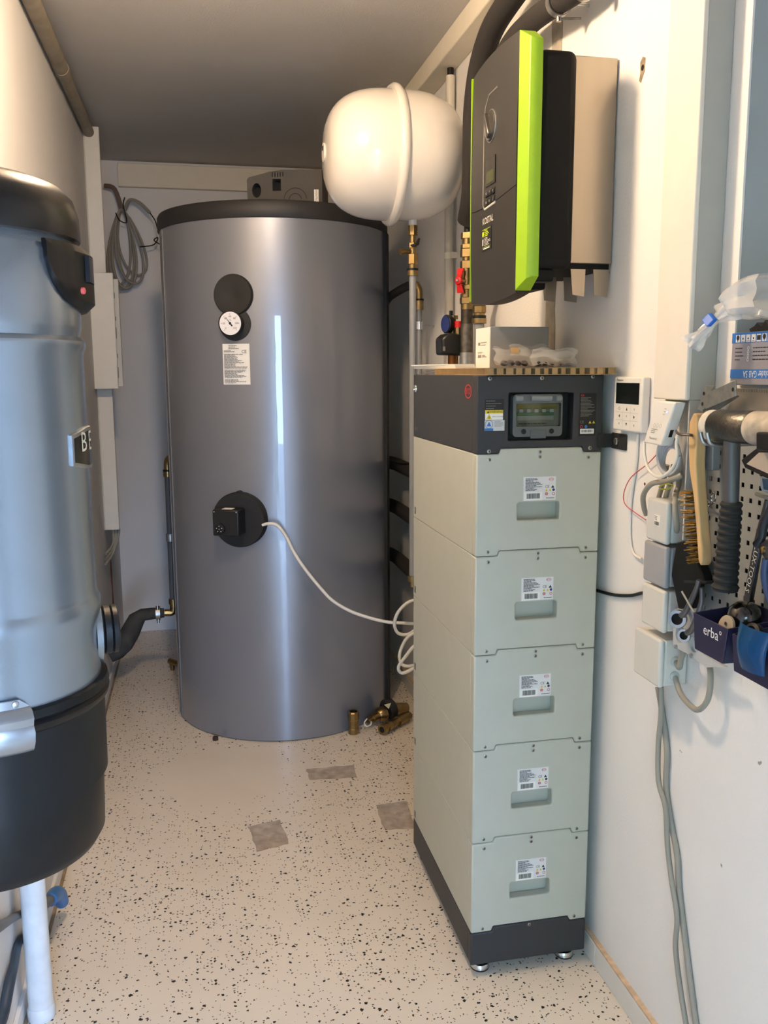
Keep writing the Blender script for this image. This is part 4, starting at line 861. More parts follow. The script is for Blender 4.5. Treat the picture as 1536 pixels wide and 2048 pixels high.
c2 = cl.y-.14; MB().lathe((.25, c2-.01, 2.285), Y3, [(0, .0285), (0, .031), (.018, .031), (.018, .0285)], 24, cap=False).obj('clamp_ring', ZINC, ho2); MB().cyl((.28, c2, 2.285), (XR, c2, 2.285), .004, 10).obj('threaded_rod', ZINC, ho2); MB().lathe((XR, c2, 2.285), (-1, 0, 0), [(0, .012), (.006, .012), (.014, .008)], 16).obj('rod_socket', ZINC, ho2)
# second riser with compression fitting
bx_, by_ = .262, .80
s2 = thing('grey_riser', 'grey riser pipe with bright brass compression coupling beside the valve stack', 'pipe', (bx_, by_, 1.30))
Zq = lambda v: PY(957, v, by_).z
MB().cyl((bx_, by_, 1.30), (bx_, by_, Zq(648)), .0165, 18).obj('pipe', PIPEG, s2)
for va, vb, r, nn in ((598, 604, .017, 16), (604, 612, .0205, 8), (612, 626, .0215, 6), (626, 632, .018, 16), (637, 647, .0225, 20)):
    z1, z0 = Zq(va), Zq(vb); (hexnut(MB(), (bx_, by_, z0), (bx_, by_, z1), r) if nn in (6, 8) else MB().cyl((bx_, by_, z0), (bx_, by_, z1), r, nn)).obj('brass_fitting', BRASS, s2)
MB().cyl((bx_, by_, Zq(637)), (bx_, by_, Zq(631)), .0215, 20).obj('seal_ring', BLACK, s2); MB().cyl((bx_, by_, Zq(598)), (.262, .735, 1.76), .016, 14).obj('pipe_bend', PIPEG, s2)
# safety group with gauge
gx, gy = .200, .963
sg = thing('safety_group', 'black insulated safety group with blue gauge and red cap by the valve stack', 'safety valve', (gx, gy, 1.36))
Yq = lambda u, v: PY(u, v, gy)
c = Yq(899, 690); c.y = gy
MB().prism([(Yq(u, v).x, gy-.04, Yq(u, v).z) for u, v in ((878, 710), (921, 712), (922, 672), (902, 667), (888, 668), (877, 677))], (0, .085, 0)).obj('insulation_shell', mat('shell_black', '#1c1c1b', .35), sg, bevel=.008, seg=3)
p = Yq(880, 698); MB().box((p.x-.001, gy-.043, p.z-.007), (p.x+.006, gy-.039, p.z+.007)).obj('type_plate', INKG, sg, smooth=0)
p = Yq(906, 716); MB().cyl((p.x, gy, 1.36), (p.x, gy, Yq(906, 710).z), .017, 16).obj('copper_stub', mat('copper', '#8a5a34', .4, 1.), sg)
p = Yq(894, 648); gn = Vector((-.96, -.28, 0)).normalized(); gc = Vector((p.x, gy, p.z))
ga = MB().lathe(gc+gn*-.010, gn, [(-.012, .020), (0, .029), (.014, .030), (.016, .028), (.0162, .001)], 32).obj('gauge', BLACK, sg, label='pressure gauge with blue face'); MB().lathe(gc+gn*.0064, gn, [(0, .026), (.0008, .026)], 32).obj('gauge_face', mat('gauge_blue', '#2b3a78', .15), ga)
p = Yq(907, 650); MB().cyl((p.x, gy+.01, Yq(907, 672).z), (p.x, gy+.01, Yq(907, 637).z), .011, 14).obj('brass_body', BRASS, sg); MB().cyl((p.x+.002, gy+.01, Yq(907, 638).z), (p.x+.002, gy+.01, Yq(907, 631).z), .016, 14).obj('brass_body', BRASS, sg)
p = Yq(913, 662); MB().cyl((p.x, gy-.02, Yq(907, 674).z), (p.x, gy-.02, Yq(907, 656).z), .013, 14).obj('brass_body', BRASS, sg); MB().cyl((p.x, gy-.02, Yq(907, 656).z), (p.x, gy-.02, Yq(907, 643).z), .0135, 16).obj('red_cap', REDP, sg)
p = Yq(904, 626); MB().cyl((p.x, gy+.01, Yq(904, 631).z), (p.x, gy+.01, Yq(904, 621).z), .006, 10).obj('vent_cap', BLACK, sg)

# ================================================================== heater cable and fittings on the floor
def path(L): return [PY(u, v, y) for u, v, y in L]
hcab = path([(525, 1050, 1.475), (540, 1047, 1.46), (556, 1052, 1.45), (572, 1073, 1.44), (588, 1105, 1.43), (610, 1138, 1.42), (640, 1175, 1.40), (665, 1201, 1.38), (700, 1222, 1.36), (740, 1236, 1.33), (775, 1244, 1.30), (805, 1246, 1.27), (835, 1246, 1.25), (862, 1230, 1.22), (850, 1205, 1.20), (822, 1202, 1.20), (798, 1222, 1.21), (789, 1246, 1.22), (796, 1266, 1.23), (818, 1268, 1.22), (845, 1250, 1.18), (862, 1262, 1.15), (840, 1262, 1.14), (815, 1275, 1.14), (800, 1305, 1.15), (803, 1328, 1.15), (822, 1332, 1.14), (850, 1322, 1.12), (856, 1296, 1.10), (832, 1290, 1.09), (812, 1312, 1.09), (797, 1334, 1.10), (804, 1346, 1.10), (825, 1338, 1.08), (850, 1320, 1.05), (862, 1290, 1.02), (866, 1200, 1.0), (866, 1100, .98)])
tag(MB().tube(hcab, .0062, 10, sub=6).obj('power_cable', WIREW), 'white power cable looping from the tank heater to behind the batteries', 'cable')
pc_ = Vector((-.020, 1.522, 0))
bcp = thing('brass_coupling', 'single brass coupling standing upright on the floor by the tank', 'fitting', pc_)
pf = [(0, .020), (.004, .023), (.022, .023), (.026, .021), (.058, .021), (.062, .0235), (.090, .0235), (.095, .020), (.095, .016), (.040, .014), (.040, .001)]
MB().lathe(pc_, Z3, pf, 10).obj('sleeve', BRASS, bcp, smooth=25)
va = thing('brass_valve', 'brass strainer valve with black knob lying on the floor against the tank', 'valve', (.14, 1.60, 0))
MB().cyl((.07, 1.575, .035), (.115, 1.60, .04), .020, 14).obj('body', BRASS, va)
MB().lathe((.095, 1.585, .04), (.75, .45, .1), [(0, .022), (.012, .030), (.034, .032), (.040, .024)], 8).obj('body', BRASS, va)
MB().lathe((.135, 1.615, .05), (.86, .45, .15), [(0, .040), (.004, .044), (.030, .044), (.036, .038)], 24).obj('knob', BLACKM, va)
MB().prism([(.118, 1.572, .092), (.148, 1.572, .097), (.138, 1.572, .072)], (0, -.001, 0)).obj('warning_triangle', mat('tri_cream', '#cfc59b', .6), va, smooth=0)
MB().cyl((.175, 1.635, .045), (.235, 1.66, .035), .026, 16, .022).obj('body', BRASS, va)
MB().tube([(.045, 1.565, .04), (.03, 1.55, .03), (.035, 1.54, .018), (.055, 1.545, .02), (.06, 1.555, .03)], .0028, 8, sub=5).obj('cap_strap', WIREW, va)
MB().cyl((.045, 1.567, .028), (.075, 1.58, .035), .014, 12).obj('body', BRASS, va)
ck = thing('brass_drain_cock', 'slim brass drain cock lying on its side on the floor', 'fitting', (.15, 1.52, 0))
d_ = Vector((.128, .105, .004)).normalized(); c0 = Vector((.088, 1.475, .024))
for t0_, t1_, r, nn in ((0, .022, .022, 10), (.022, .034, .015, 14), (.034, .056, .019, 14), (.060, .082, .020, 6), (.082, .105, .016, 14), (.105, .16, .021, 14), (.16, .185, .017, 14)):
    MB().cyl(c0+d_*t0_, c0+d_*t1_, r, nn).obj('fitting_body', BRASS, ck)
MB().cyl(c0-d_*.0005, c0+d_*.001, .013, 12).obj('bore', mat('dark_inside', '#101010', .9), ck); MB().cyl(c0+d_*.055, c0+d_*.061, .0165, 14).obj('seal_ring', INKG, ck)
nt = PZ(431, 1480, 0); nt_ = tag(hexnut(MB(), (nt.x, nt.y, .0), (nt.x, nt.y, .014), .013).obj('rusty_nut', mat('rust', '#3e2c22', .9, var=.4, vscale=80, bump=.5, bscale=200), bevel=.001), 'small rusty nut on the floor in front of the tank', 'nut')

# ================================================================== on top of the batteries
KR = mat('kraft', '#a98a5e', .85, var=.12, vscale=25); KD = mat('kraft_core', '#6f5a3c', .9, var=.2, vscale=60)
z0 = BT+.0006; zt1 = z0+.0145
cb = thing('cardboard_sheet', 'torn honeycomb cardboard sheet lying on the dark control unit', 'cardboard', (.16, .15, z0))
rnd = random.Random(11)
edge = [(.012, .40), (.010, .30), (.014, .22), (.008, .13), (.012, .05), (.020, .015)]
edge += [(.020+.295*k/14, -.012+rnd.uniform(-.006, .006)-(.02 if k > 11 else 0)) for k in range(15)]
edge += [(.316, .05), (.312, .42), (.15, .43)]
E3 = lambda z, g=0: [Vector((a, c, z)) for a, c in edge]
MB().prism(E3(z0), (0, 0, .0012)).obj('bottom_liner', KR, cb, smooth=0)
MB().prism(E3(zt1), (0, 0, .0012)).obj('top_liner', KR, cb, smooth=0)
cen = Vector((.16, .2, 0))
MB().prism([Vector((cen.x+(a-cen.x)*.955, cen.y+(c-cen.y)*.955, z0+.0012)) for a, c in edge], (0, 0, zt1-z0-.0012)).obj('core', KD, cb, smooth=0)
fb = MB(); fc = MB()
for i in range(len(edge)-3):
    a, c = Vector((*edge[i], 0)), Vector((*edge[i+1], 0)); L = (c-a).length
    dense = i < 6; stp = .0035 if dense else .0185; k = stp/2
    tdir = (c-a).normalized(); nin = Vector((-tdir.y, tdir.x, 0))
    if nin.dot(cen-a) < 0: nin = -nin
    while k < L:
        p = a+tdir*k+nin*.0045+Z3*((z0+zt1)/2+.0006)
        (fb if dense else fc).obox(p, tdir*(.0006 if dense else .0082*rnd.uniform(.6, 1)), nin*(.004 if dense else .002), Z3*((zt1-z0)/2-.0008)); k += stp
fb.obj('flutes', KR, cb, smooth=0, kind='stuff'); fc.obj('honeycomb_cells', KR, cb, smooth=0, kind='stuff')
zc = zt1+.0014
# booklet
bk = thing('manual_booklet', 'white printed booklet on the back edge of the cardboard', 'booklet', (.05, .42, zc))
for k in range(4):
    z = zc+k*.0028; off = .003*k
    MB().add([Vector(p) for p in ((-.004-off, .56, z), (.03, .27+off, z), (.092, .30+off, z), (.095, .57, z), (-.004-off, .56, z+.0024), (.03, .27+off, z+.0024), (.092, .30+off, z+.0024), (.095, .57, z+.0024))], [(3, 2, 1, 0), (4, 5, 6, 7), (0, 1, 5, 4), (1, 2, 6, 5), (2, 3, 7, 6), (3, 0, 4, 7)]).obj('sheet_block', PAPER, bk, smooth=0)
# product box
qx = .0955; pb0 = PY(980, 722, .22); pbx0 = PY(980, 700, .22).x; pbx1 = PY(1097, 690, .22).x; pbz1 = PY(980, 653, .22).z; pby1 = PX(952, 700, pbx0).y
pb_ = thing('product_box', 'small carton with white label side and grey front on the cardboard', 'box', ((pbx0+pbx1)/2, .28, zc))
MB().box((pbx0, .22, zc), (pbx1, pby1, pbz1)).obj('carton', mat('carton_grey', '#8f8e8c', .6), pb_, bevel=.002)
sd = MB().box((pbx0-.0008, .2212, zc+.001), (pbx0+.0005, pby1-.001, pbz1-.001)).obj('white_side', PAPER, pb_, smooth=0)
so = Vector((pbx0-.0009, (.22+pby1)/2, (zc+pbz1)/2)); xd = Vector((0, -1, 0))
t = MB(); x = -.035
rnd = random.Random(8)
while x < -.018: wd = rnd.uniform(.0008, .0018); t.quad(so, xd, Z3, x, .006, x+wd, .014); x += wd+.0008
x = -.035
while x < -.008: wd = rnd.uniform(.0008, .0018); t.quad(so, xd, Z3, x, -.024, x+wd, -.017); x += wd+.0008
t.lines(so, xd, Z3, -.012, .035, .013, .007, 2, .0016, seed=2).lines(so, xd, Z3, -.035, .03, -.010, -.013, 2, .0012, seed=3).lines(so, xd, Z3, 0, .035, -.019, -.022, 2, .0018, seed=4)
t.obj('printed_text', INKG, sd, smooth=0, kind='stuff')
# clear bags with dark fixings
PLA = mat('clear_film', '#dcd8d0', .22, alpha=.22, bump=.5, bscale=60); PLA2 = mat('milky_film', '#cfcac2', .3, alpha=.40, bump=.5, bscale=70)
def pillow(L, H_, T, seed, n=13, m=9, wave=1.):
    rnd = random.Random(seed); ph = [rnd.uniform(0, 6) for _ in range(6)]; P = []
    for j in range(m):
        for i in range(n):
            s, t = i/(n-1), j/(m-1); th = T*(4*s*(1-s))**.5*(4*t*(1-t))**.5 if 0 < s < 1 and 0 < t < 1 else 0
            wv = wave*(.004*math.sin(9*s+ph[0])+.003*math.sin(13*t+ph[1]+4*s))
            P.append((s*L+.004*math.sin(8*t+ph[2]), t*H_+.003*math.sin(11*s+ph[3]), th+wv))
    return P, n, m
def bag(name, label, o, xd, yd, L, H_, T, seed, fill, cat='bag', mt=None, wave=1.):
    o = Vector(o); xd = Vector(xd).normalized(); yd = Vector(yd).normalized(); zd = xd.cross(yd)
    P, n, m = pillow(L, H_, T, seed, wave=wave)
    low = min((o+xd*a+yd*b+zd*s*c).z for a, b, c in P for s in (1, -.6))
    t = thing(name, label, cat, (o.x+xd.x*L/2, o.y+xd.y*L/2, o.z))
    A = [o+xd*a+yd*b+zd*c for a, b, c in P]; B = [o+xd*a+yd*b-zd*(c*.6) for a, b, c in P]
    bb_ = MB().grid(A, n, m).grid(B[::-1], n, m); bb_.obj('film', mt or PLA, t, smooth=60)
    return t, o, xd, yd, zd
rnd = random.Random(3)
def lumps(t, pts, r, m, name):
    for p in pts:
        b = MB(); rr = r*rnd.uniform(.8, 1.2); b.lathe(Vector(p)+Vector((0, 0, -rr*.7)), (rnd.uniform(-.4, .4), rnd.uniform(-.4, .4), 1), [(0, rr*.5), (rr*.3, rr), (rr*1.0, rr), (rr*1.4, rr*.5)], 10); b.obj(name, m, t)
DK = mat('dark_parts', '#2e2a27', .6)
yb_ = .10
a0, a1 = PY(992, 725, yb_), PY(1078, 725, yb_)
t, o, xd, yd, zd = bag('parts_bag', 'clear bag of dark fixings leaning on the grey carton', (a0.x, yb_, zc+.0055), (1, .05, 0), (0, .45, .9), a1.x-a0.x, .044, .012, 4, None)
lumps(t, [(a0.x+.022+.0165*k, yb_+.008+(.004 if k % 2 else 0), zc+.011) for k in range(4)], .0095, DK, 'cable_gland')
MB().obox(o+xd*.047+yd*.032+zd*.013, xd*.010, yd*.007, zd*.0004).obj('paper_tag', KR, t, smooth=0)
yb2 = .035; a0, a1 = PY(1062, 727, yb2), PY(1158, 727, yb2)
t, o, xd, yd, zd = bag('parts_bag', 'milky bag of fixings lying in front of the carton near the wall', (a0.x, yb2, zc+.0055), (1, .12, 0), (.12, .35, .9), a1.x-a0.x, .040, .010, 9, None, mt=PLA2)
lumps(t, [(a0.x+.020+.017*k, yb2+.010, zc+.009) for k in range(4)], .0075, DK, 'cable_gland')
yb3 = .14; a0 = PY(1035, 700, yb3)
t, o, xd, yd, zd = bag('parts_bag', 'upper clear bag with printed flap resting on the other bags', (a0.x-.010, yb3+.01, zc+.030), (1, .05, -.05), (0, .5, .85), .105, .030, .006, 14, None)
MB().text('BLACK', o+xd*.06+yd*.010+zd*.008, xd, yd, .010, .0004).obj('printed_text', INK, t, smooth=0, kind='stuff')
t, o, xd, yd, zd = bag('film_bag', 'crumpled clear bag under the booklet at the back left edge', (.003, .562, BT+.0055), (.04, -1, 0), (1, .04, .05), .115, .060, .005, 21, None, wave=.35)
# ================================================================== right wall: trunking, boxes, cables
YA, YBt = -.403, -.285
rt = thing('wide_trunking', 'wide cream cable trunking rising up the right wall', 'trunking', (.295, -.345, 1.09))
TC = mat('trunk_cream', '#e0dacf', .45)
MB().box((.2752, YA+.002, 1.409), (XR-.0005, YBt-.002, ZC-.0705)).obj('channel', mat('trunk_shaded', '#aeaea8', .5), rt, bevel=.001)  # channel colour greyed to imitate shade on its door-facing side
MB().box((.265, YA, 1.409), (.275, YBt, ZC-.0705)).obj('cover', TC, rt, bevel=.003)
MB().box((XR-.004, YA+.002, 1.225), (XR-.0005, YBt-.002, 1.4085)).obj('channel_back', GREYPVC, rt)
MB().box((.2752, YA+.002, 1.15), (XR-.0045, YA+.006, 1.4085)).obj('channel_wall', mat('trunk_shaded', '#aeaea8', .5), rt); MB().box((.2900, YBt-.006, 1.365), (XR-.0045, YBt-.002, 1.4085)).obj('channel_wall', GREYPVC, rt)
# wall thermostat
cw = thing('heating_controller', 'white wall controller with black screen and nine touch keys', 'controller', (XR-.01, -.1, 1.333))
MB().box((XR-.020, -.166, 1.333), (XR-.0005, -.038, 1.450)).obj('case', mat('controller_white', '#e2e0da', .4), cw, bevel=.004, seg=3)
xs = XR-.0202; cyy = -.102; xd = Vector((0, -1, 0))
MB().box((xs-.0004, -.154, 1.392), (xs+.002, -.050, 1.437)).obj('screen', mat('controller_screen', '#0f1210', .12), cw, smooth=0)
MB().text('Panasonic', (xs, -.067, 1.4425), xd, Z3, .0075, .0004).obj('lettering', INK, cw, smooth=0, kind='stuff')
b = MB()
for z in (1.3735, 1.3565): b.quad((xs, cyy, 0), xd, Z3, -.050, z-.0003, .050, z+.0003, .0003)
for y in (-.017, .017): b.quad((xs, cyy, 0), xd, Z3, y-.0003, 1.339, y+.0003, 1.389, .0003)
b.obj('key_lines', mat('key_line', '#b4b1aa', .6), cw, smooth=0, kind='stuff')
b = MB(); o = Vector((xs, cyy, 0)); T = lambda x, z, s: b.text(s, o+xd*x+Z3*z, xd, Z3, .010, .0004)
T(-.034, 1.381, 'O'); b.poly(o, xd, Z3, [(-.0035, 1.378), (.0035, 1.378), (0, 1.385)]); T(.034, 1.381, '='); b.poly(o, xd, Z3, [(-.031, 1.361), (-.031, 1.369), (-.037, 1.365)]); T(0, 1.365, '<'); b.poly(o, xd, Z3, [(.031, 1.369), (.031, 1.361), (.037, 1.365)]); T(-.034, 1.348, '='); b.poly(o, xd, Z3, [(-.0035, 1.351), (0, 1.344), (.0035, 1.351)]); T(.034, 1.348, 'o')
b.obj('key_symbols', INK, cw, smooth=0, kind='stuff')
# tilted wireless adapter
q = [PX(u, v, .255) for u, v in ((1311, 802), (1352, 804), (1321, 893), (1287.5, 884))]
ctr = sum(q, Vector())/4; ez_ = ((q[0]+q[1])-(q[2]+q[3]))/4; ey_ = ((q[1]+q[2])-(q[0]+q[3]))/4; nx_ = Vector((-1, 0, 0))
wa = thing('wireless_adapter', 'white box-shaped adapter hanging tilted below the wide trunking', 'adapter', ctr+Vector((.012, 0, -.05)))
ez_.x = ey_.x = 0
MB().obox(ctr+Vector((.012, 0, 0)), ey_, ez_, (.012, 0, 0)).obj('case', mat('adapter_white', '#e4e1db', .4), wa, bevel=.003)
eyn, ezn = ey_.normalized(), ez_.normalized(); so = ctr-X3*.0002
MB().text('Panasonic', so-ez_*.72-ey_*.05, eyn, ezn, .0075, .0004).obj('lettering', INKG, wa, smooth=0, kind='stuff')
b = MB()
for k in range(3): b.ring(so-ez_*.12+ey_*(-.35+.33*k), eyn, ezn, 0, 0, .005, .0044, .0004, 4)
b.lines(so-ez_*.38, eyn, ezn, -.018, .012, .004, -.004, 3, .001, seed=5); b.lines(so+ez_*.55, eyn, ezn, .006, .014, .006, -.006, 3, .001, seed=6); b.obj('printed_text', INKG, wa, smooth=0)
MB().disc(so+ez_*.55, eyn, ezn, .018, 0, .0022, .0006).obj('status_light', mat('blue_led', '#8aa4ff', .4, emit=2.), wa, smooth=0)
MB().obox(ctr+Vector((.012, 0, 0))+ey_*1.002-ez_*.42, ezn*.008, X3*.0035, eyn*.0006).obj('usb_port', mat('port_dark', '#1a1a1a', .4), wa, smooth=0)
# loose coil under it
pts = []
for k in range(5):
    for a in range(10):
        t = 2*math.pi*a/10; pts.append(PX(1337+ (22-k*1.2)*math.cos(t)+2*k, 912+(38-2*k)*math.sin(t)+3*k, .286+.004*k))
tag(MB().tube(pts, .0032, 8, sub=3).obj('wire_coil', mat('wire_pale', '#b9bac0', .5), bevel=0), 'small coil of pale grey wire tucked under the tilted adapter', 'cable')
def wire(name, label, L, r, m, cat='cable', sub=6): return tag(MB().tube([PX(u, v, x) for u, v, x in L], r, 10, sub=sub).obj(name, m), label, cat)
wire('adapter_cable', 'white cable looping below the tilted adapter', [(1289, 882, .262), (1289, 910, .258), (1298, 940, .255), (1320, 954, .252), (1342, 940, .252), (1354, 915, .255), (1353, 888, .256), (1356, 872, .257)], .0032, WIREW)
wire('grey_feed_cable', 'thick grey cable bending into the junction box with the sticker', [(1364, 950, .284), (1352, 956, .278), (1330, 963, .275), (1303, 968, .276), (1287, 990, .282), (1288, 1015, .290), (1293, 1030, .297)], .0055, WIREG)
wire('red_wire', 'thin red and white bell wire curving on the wall beside the boxes', [(1314, 908, .315), (1295, 928, .3165), (1262, 955, .3165), (1248, 985, .3165), (1250, 1008, .3165), (1270, 1025, .3165), (1292, 1040, .316)], .0011, mat('wire_red', '#c04a50', .5), 'wire')
wire('white_wire', 'white painted cable running down the wall left of the junction boxes', [(1276, 868, .321), (1272, 930, .321), (1262, 1000, .321), (1260, 1070, .321), (1266, 1105, .321), (1283, 1118, .320)], .0032, mat('wire_painted', '#e1dfdb', .6))
wire('battery_cable', 'black cable leaving the battery stack along the wall to the boxes', [(1180, 1176, .3205), (1200, 1183, .3205), (1230, 1190, .321), (1262, 1191, .321), (1285, 1186, .320), (1296, 1190, .318)], .0038, BLACK)
# junction boxes
def jbox(label, quad, x0, m, depth_back=XR-.0008, lid=None, sticker=False):
    q = [PX(u, v, x0) for u, v in quad]; ya = (q[0].y+q[3].y)/2; yb = (q[1].y+q[2].y)/2; zt = (q[0].z+q[1].z)/2; zb = (q[2].z+q[3].z)/2
    ya, yb = max(ya, yb), min(ya, yb)
    t = thing('junction_box', label, 'junction box', ((x0+XR)/2, (ya+yb)/2, zb), group=None)
    MB().box((x0+.012, yb+.002, zb+.002), (depth_back, ya-.002, zt-.002)).obj('box_body', m, t, bevel=.004)
    MB().box((x0, yb, zb), (x0+.0118, ya, zt)).obj('lid', lid or m, t, bevel=.005, seg=3)
    return t, ya, yb, zt, zb
JW = mat('jbox_white', '#cfcdc6', .5); JG = mat('jbox_grey', '#97989c', .5); JC = mat('jbox_pale', '#c6c6c2', .5)
t, ya, yb, zt, zb = jbox('pale junction box with barcode sticker, topmost of the column', [(1296.5, 995), (1334, 1003), (1332, 1091), (1289, 1076)], .265, JC)
s = MB().box((.2644, yb+.024, zt-.052), (.266, yb+.046, zt-.030)).obj('sticker', PAPER, t, smooth=0)
b = MB().lines((.2643, (yb*2+.070)/2, zt-.036), xd, Z3, -.009, .009, .003, -.003, 3, .001, seed=7); x = -.009; rnd = random.Random(4)
while x < .008: wd = rnd.uniform(.0005, .0012); b.quad((.2643, (yb*2+.070)/2, zt-.046), xd, Z3, x, -.004, x+wd, .003); x += wd+.0006
b.obj('printed_text', INK, s, smooth=0)
jbox('mid-grey junction box, second from the top of the column', [(1288.5, 1080), (1331, 1094), (1330, 1176), (1284, 1161)], .265, JG)
jbox('white junction box below the mid-grey one, third in the column', [(1286, 1166), (1330, 1182), (1323, 1266), (1280, 1244)], .265, JW)
t, ya, yb, zt, zb = jbox('larger white junction box at the bottom of the column', [(1271, 1252), (1323, 1284), (1314, 1378), (1265, 1340)], .262, JW)
for z in (zb+.022, zb+.052): MB().lathe((.297, yb+.003, z), (0, -1, 0), [(0, .010), (.003, .010), (.005, .007)], 18).obj('grommet', GREYPVC, t)
zA, zB = zb+.022, zb+.052
tag(MB().tube([(.297, yb, zA), (.296, yb-.020, zA-.022), PX(1372, 1402, .294), PX(1395, 1420, .294), PX(1416, 1398, .296), PX(1421, 1350, .300), PX(1416, 1318, .308), PX(1408, 1290, .314)], .0055, 10, sub=6).obj('looped_cable', WIREG), 'grey cable looping from the bottom junction box up behind the bins', 'cable')
tag(MB().tube([(.297, yb, zB), (.296, yb-.016, zB-.006), PX(1362, 1318, .296), PX(1368, 1300, .298), PX(1370, 1270, .304)], .0055, 10, sub=6).obj('short_cable', WIREG), 'short grey cable from the upper grommet of the bottom junction box', 'cable')
wire('floor_cable', 'grey cable hanging down the wall from the bottom box, right strand', [(1316, 1374, .3185), (1326, 1435, .3185), (1334, 1503, .3185), (1332, 1571, .3185), (1341, 1640, .3185), (1354, 1708, .3185), (1358, 1776, .3185), (1368, 1861, .3185), (1385, 1997, .3185), (1398, 2090, .3185)], .0062, WIREG)
wire('floor_cable', 'grey cable hanging down the wall from the bottom box, left strand', [(1322, 1374, .3062), (1322, 1430, .3062), (1317, 1486, .3062), (1317, 1561, .3062), (1331, 1616, .3062), (1335, 1691, .3062), (1343, 1759, .3062), (1354, 1834, .3062), (1351, 1895, .3062), (1361, 1980, .3062), (1376, 2070, .3062)], .0055, WIREG)
# strands in the open trunking: two enter the top box, one runs past it
for k, L in enumerate(([(1334, 930, .311), (1327, 962, .310), (1319, 990, .306), (1315, 1006, .302)], [(1347, 930, .311), (1341, 962, .310), (1333, 988, .304), (1329, 1006, .300)], [(1358, 930, .312), (1358, 966, .312), (1353, 984, .296), (1350, 1000, .274), (1351, 1025, .269), (1354, 1048, .274), (1353, 1062, .289), (1348, 1068, .298)])):
    wire('trunking_cable', ['first', 'middle', 'last'][k]+' grey cable tied in the open end of the wide trunking', L, .0052, WIREG)
tie = MB()
tag(tie.tube([PX(u, v, .268) for u, v in ((1318, 974), (1330, 968), (1345, 970), (1338, 978), (1322, 978))], .0014, 6, sub=4).obj('cable_tie', mat('tie_yellow', '#9b9a2a', .5)), 'olive yellow tie around the trunking cables', 'cable tie')

# ================================================================== pegboard and tools
PB = .316
pg = thing('pegboard', 'grey perforated metal tool panel on the right wall', 'pegboard', (PB, -.62, 1.0))
PGM = mat('peg_grey', '#8d8f8c', .45, .1)
Y0p, Y1p, Z0p, Z1p = -.404, -.86, .985, 1.405; pit, hs_ = .0245, .0082
ny, nz = int((Y0p-Y1p)/pit), int((Z1p-Z0p)/pit); b = MB(); V = []; ys = []; zs = []
for i in range(ny): ys += [Y0p-pit*i, Y0p-pit*i-(pit-hs_)/2, Y0p-pit*i-(pit+hs_)/2]
for j in range(nz): zs += [Z0p+pit*j, Z0p+pit*j+(pit-hs_)/2, Z0p+pit*j+(pit+hs_)/2]
ys.append(Y0p-pit*ny); zs.append(Z0p+pit*nz); nY, nZ = len(ys), len(zs)
for x in (PB, PB+.0012):
    for z in zs:
        for y in ys: V.append((x, y, z))
Fp = []; N0 = nY*nZ
for j in range(nZ-1):
    for i in range(nY-1):
        a = j*nY+i
        if i % 3 == 1 and j % 3 == 1:
            for p_, q_ in ((a, a+1), (a+1, a+nY+1), (a+nY+1, a+nY), (a+nY, a)): Fp.append((p_, q_, q_+N0, p_+N0))
        else: Fp.append((a, a+nY, a+nY+1, a+1))
b.add(V, Fp).obj('perforated_sheet', PGM, pg, smooth=0)
MB().box((PB+.0013, Y1p, Z1p-.01), (XR-.0005, Y0p-.004, Z1p)).obj('sheet_edge', PGM, pg, smooth=0); MB().box((PB+.0013, Y1p, Z0p), (XR-.0005, Y0p-.004, Z0p+.01)).obj('sheet_edge', PGM, pg, smooth=0)
MB().box((XR-.003, Y1p, Z0p+.011), (XR-.0005, Y0p-.004, Z1p-.011)).obj('shade_back', mat('peg_shade', '#2b2b2c', .8), pg, smooth=0)  # dark sheet stands in for the shade behind the holes
# steel ruler / square along the top
rl = thing('steel_ruler', 'long steel ruler with numbered scale lying above the hammer', 'ruler', (.305, -.62, 1.385))
def plane_quad(uv, x): return [PX(u, v, x) for u, v in uv]
rq = plane_quad(((1440, 776), (1560, 776), (1560, 833), (1440, 805)), .312)
zr1, zr0 = 1.432, 1.380
MB().box((.3105, -.80, zr0), (.3135, -.470, zr1)).obj('blade', mat('ruler_steel', '#b3aca2', .35, .8), rl, smooth=0)
b = MB()
for k in range(60): b.quad((.3104, -.49, 0), xd, Z3, .0045*k, zr1-.006, .0045*k+.0008, zr1-.001, .0003)
for k in range(7): b.text(str(k+1), (.3104, -.490-.027*k, zr0+.007), xd, Z3, .010, .0004)
b.obj('scale_marks', INK, rl, smooth=0, kind='stuff')
# galvanised angle brackets
def plate(name, label, L, x0, x1, m, cat, holes=()):
    t = thing(name, label, cat, PX(*L[0], x0)); MB().prism([PX(u, v, x0) for u, v in L], (x1-x0, 0, 0), ).obj('plate', m, t, bevel=.0006); return t
GALV = mat('galvanised', '#9fa3a3', .38, .85, var=.2, vscale=60)
t = plate('angle_bracket', 'galvanised angle bracket tilted on top of the ruler', [(1412, 818), (1472, 792), (1470, 760), (1418, 784), (1402, 806)], .268, .2705, GALV, 'bracket')
MB().obox(PX(1440, 806, .285), (0, -.030, .0125), (.016, 0, 0), (0, .0012, .0012)).obj('flange', GALV, t)
for u, v in ((1405, 808), (1466, 779)): MB().disc(PX(u, v, .2676), xd, Z3, 0, 0, .0035, .0004).obj('bolt_hole', mat('hole', '#0c0b0a', .9), t, smooth=0)
t = plate('angle_bracket', 'galvanised angle bracket standing upright behind the tilted one', [(1394, 818), (1412, 770), (1428, 772), (1412, 800), (1406, 824)], .282, .2845, GALV, 'bracket')
MB().disc(PX(1408, 787, .2816), xd, Z3, 0, 0, .0035, .0004).obj('bolt_hole', mat('hole', '#0c0b0a', .9), t, smooth=0)
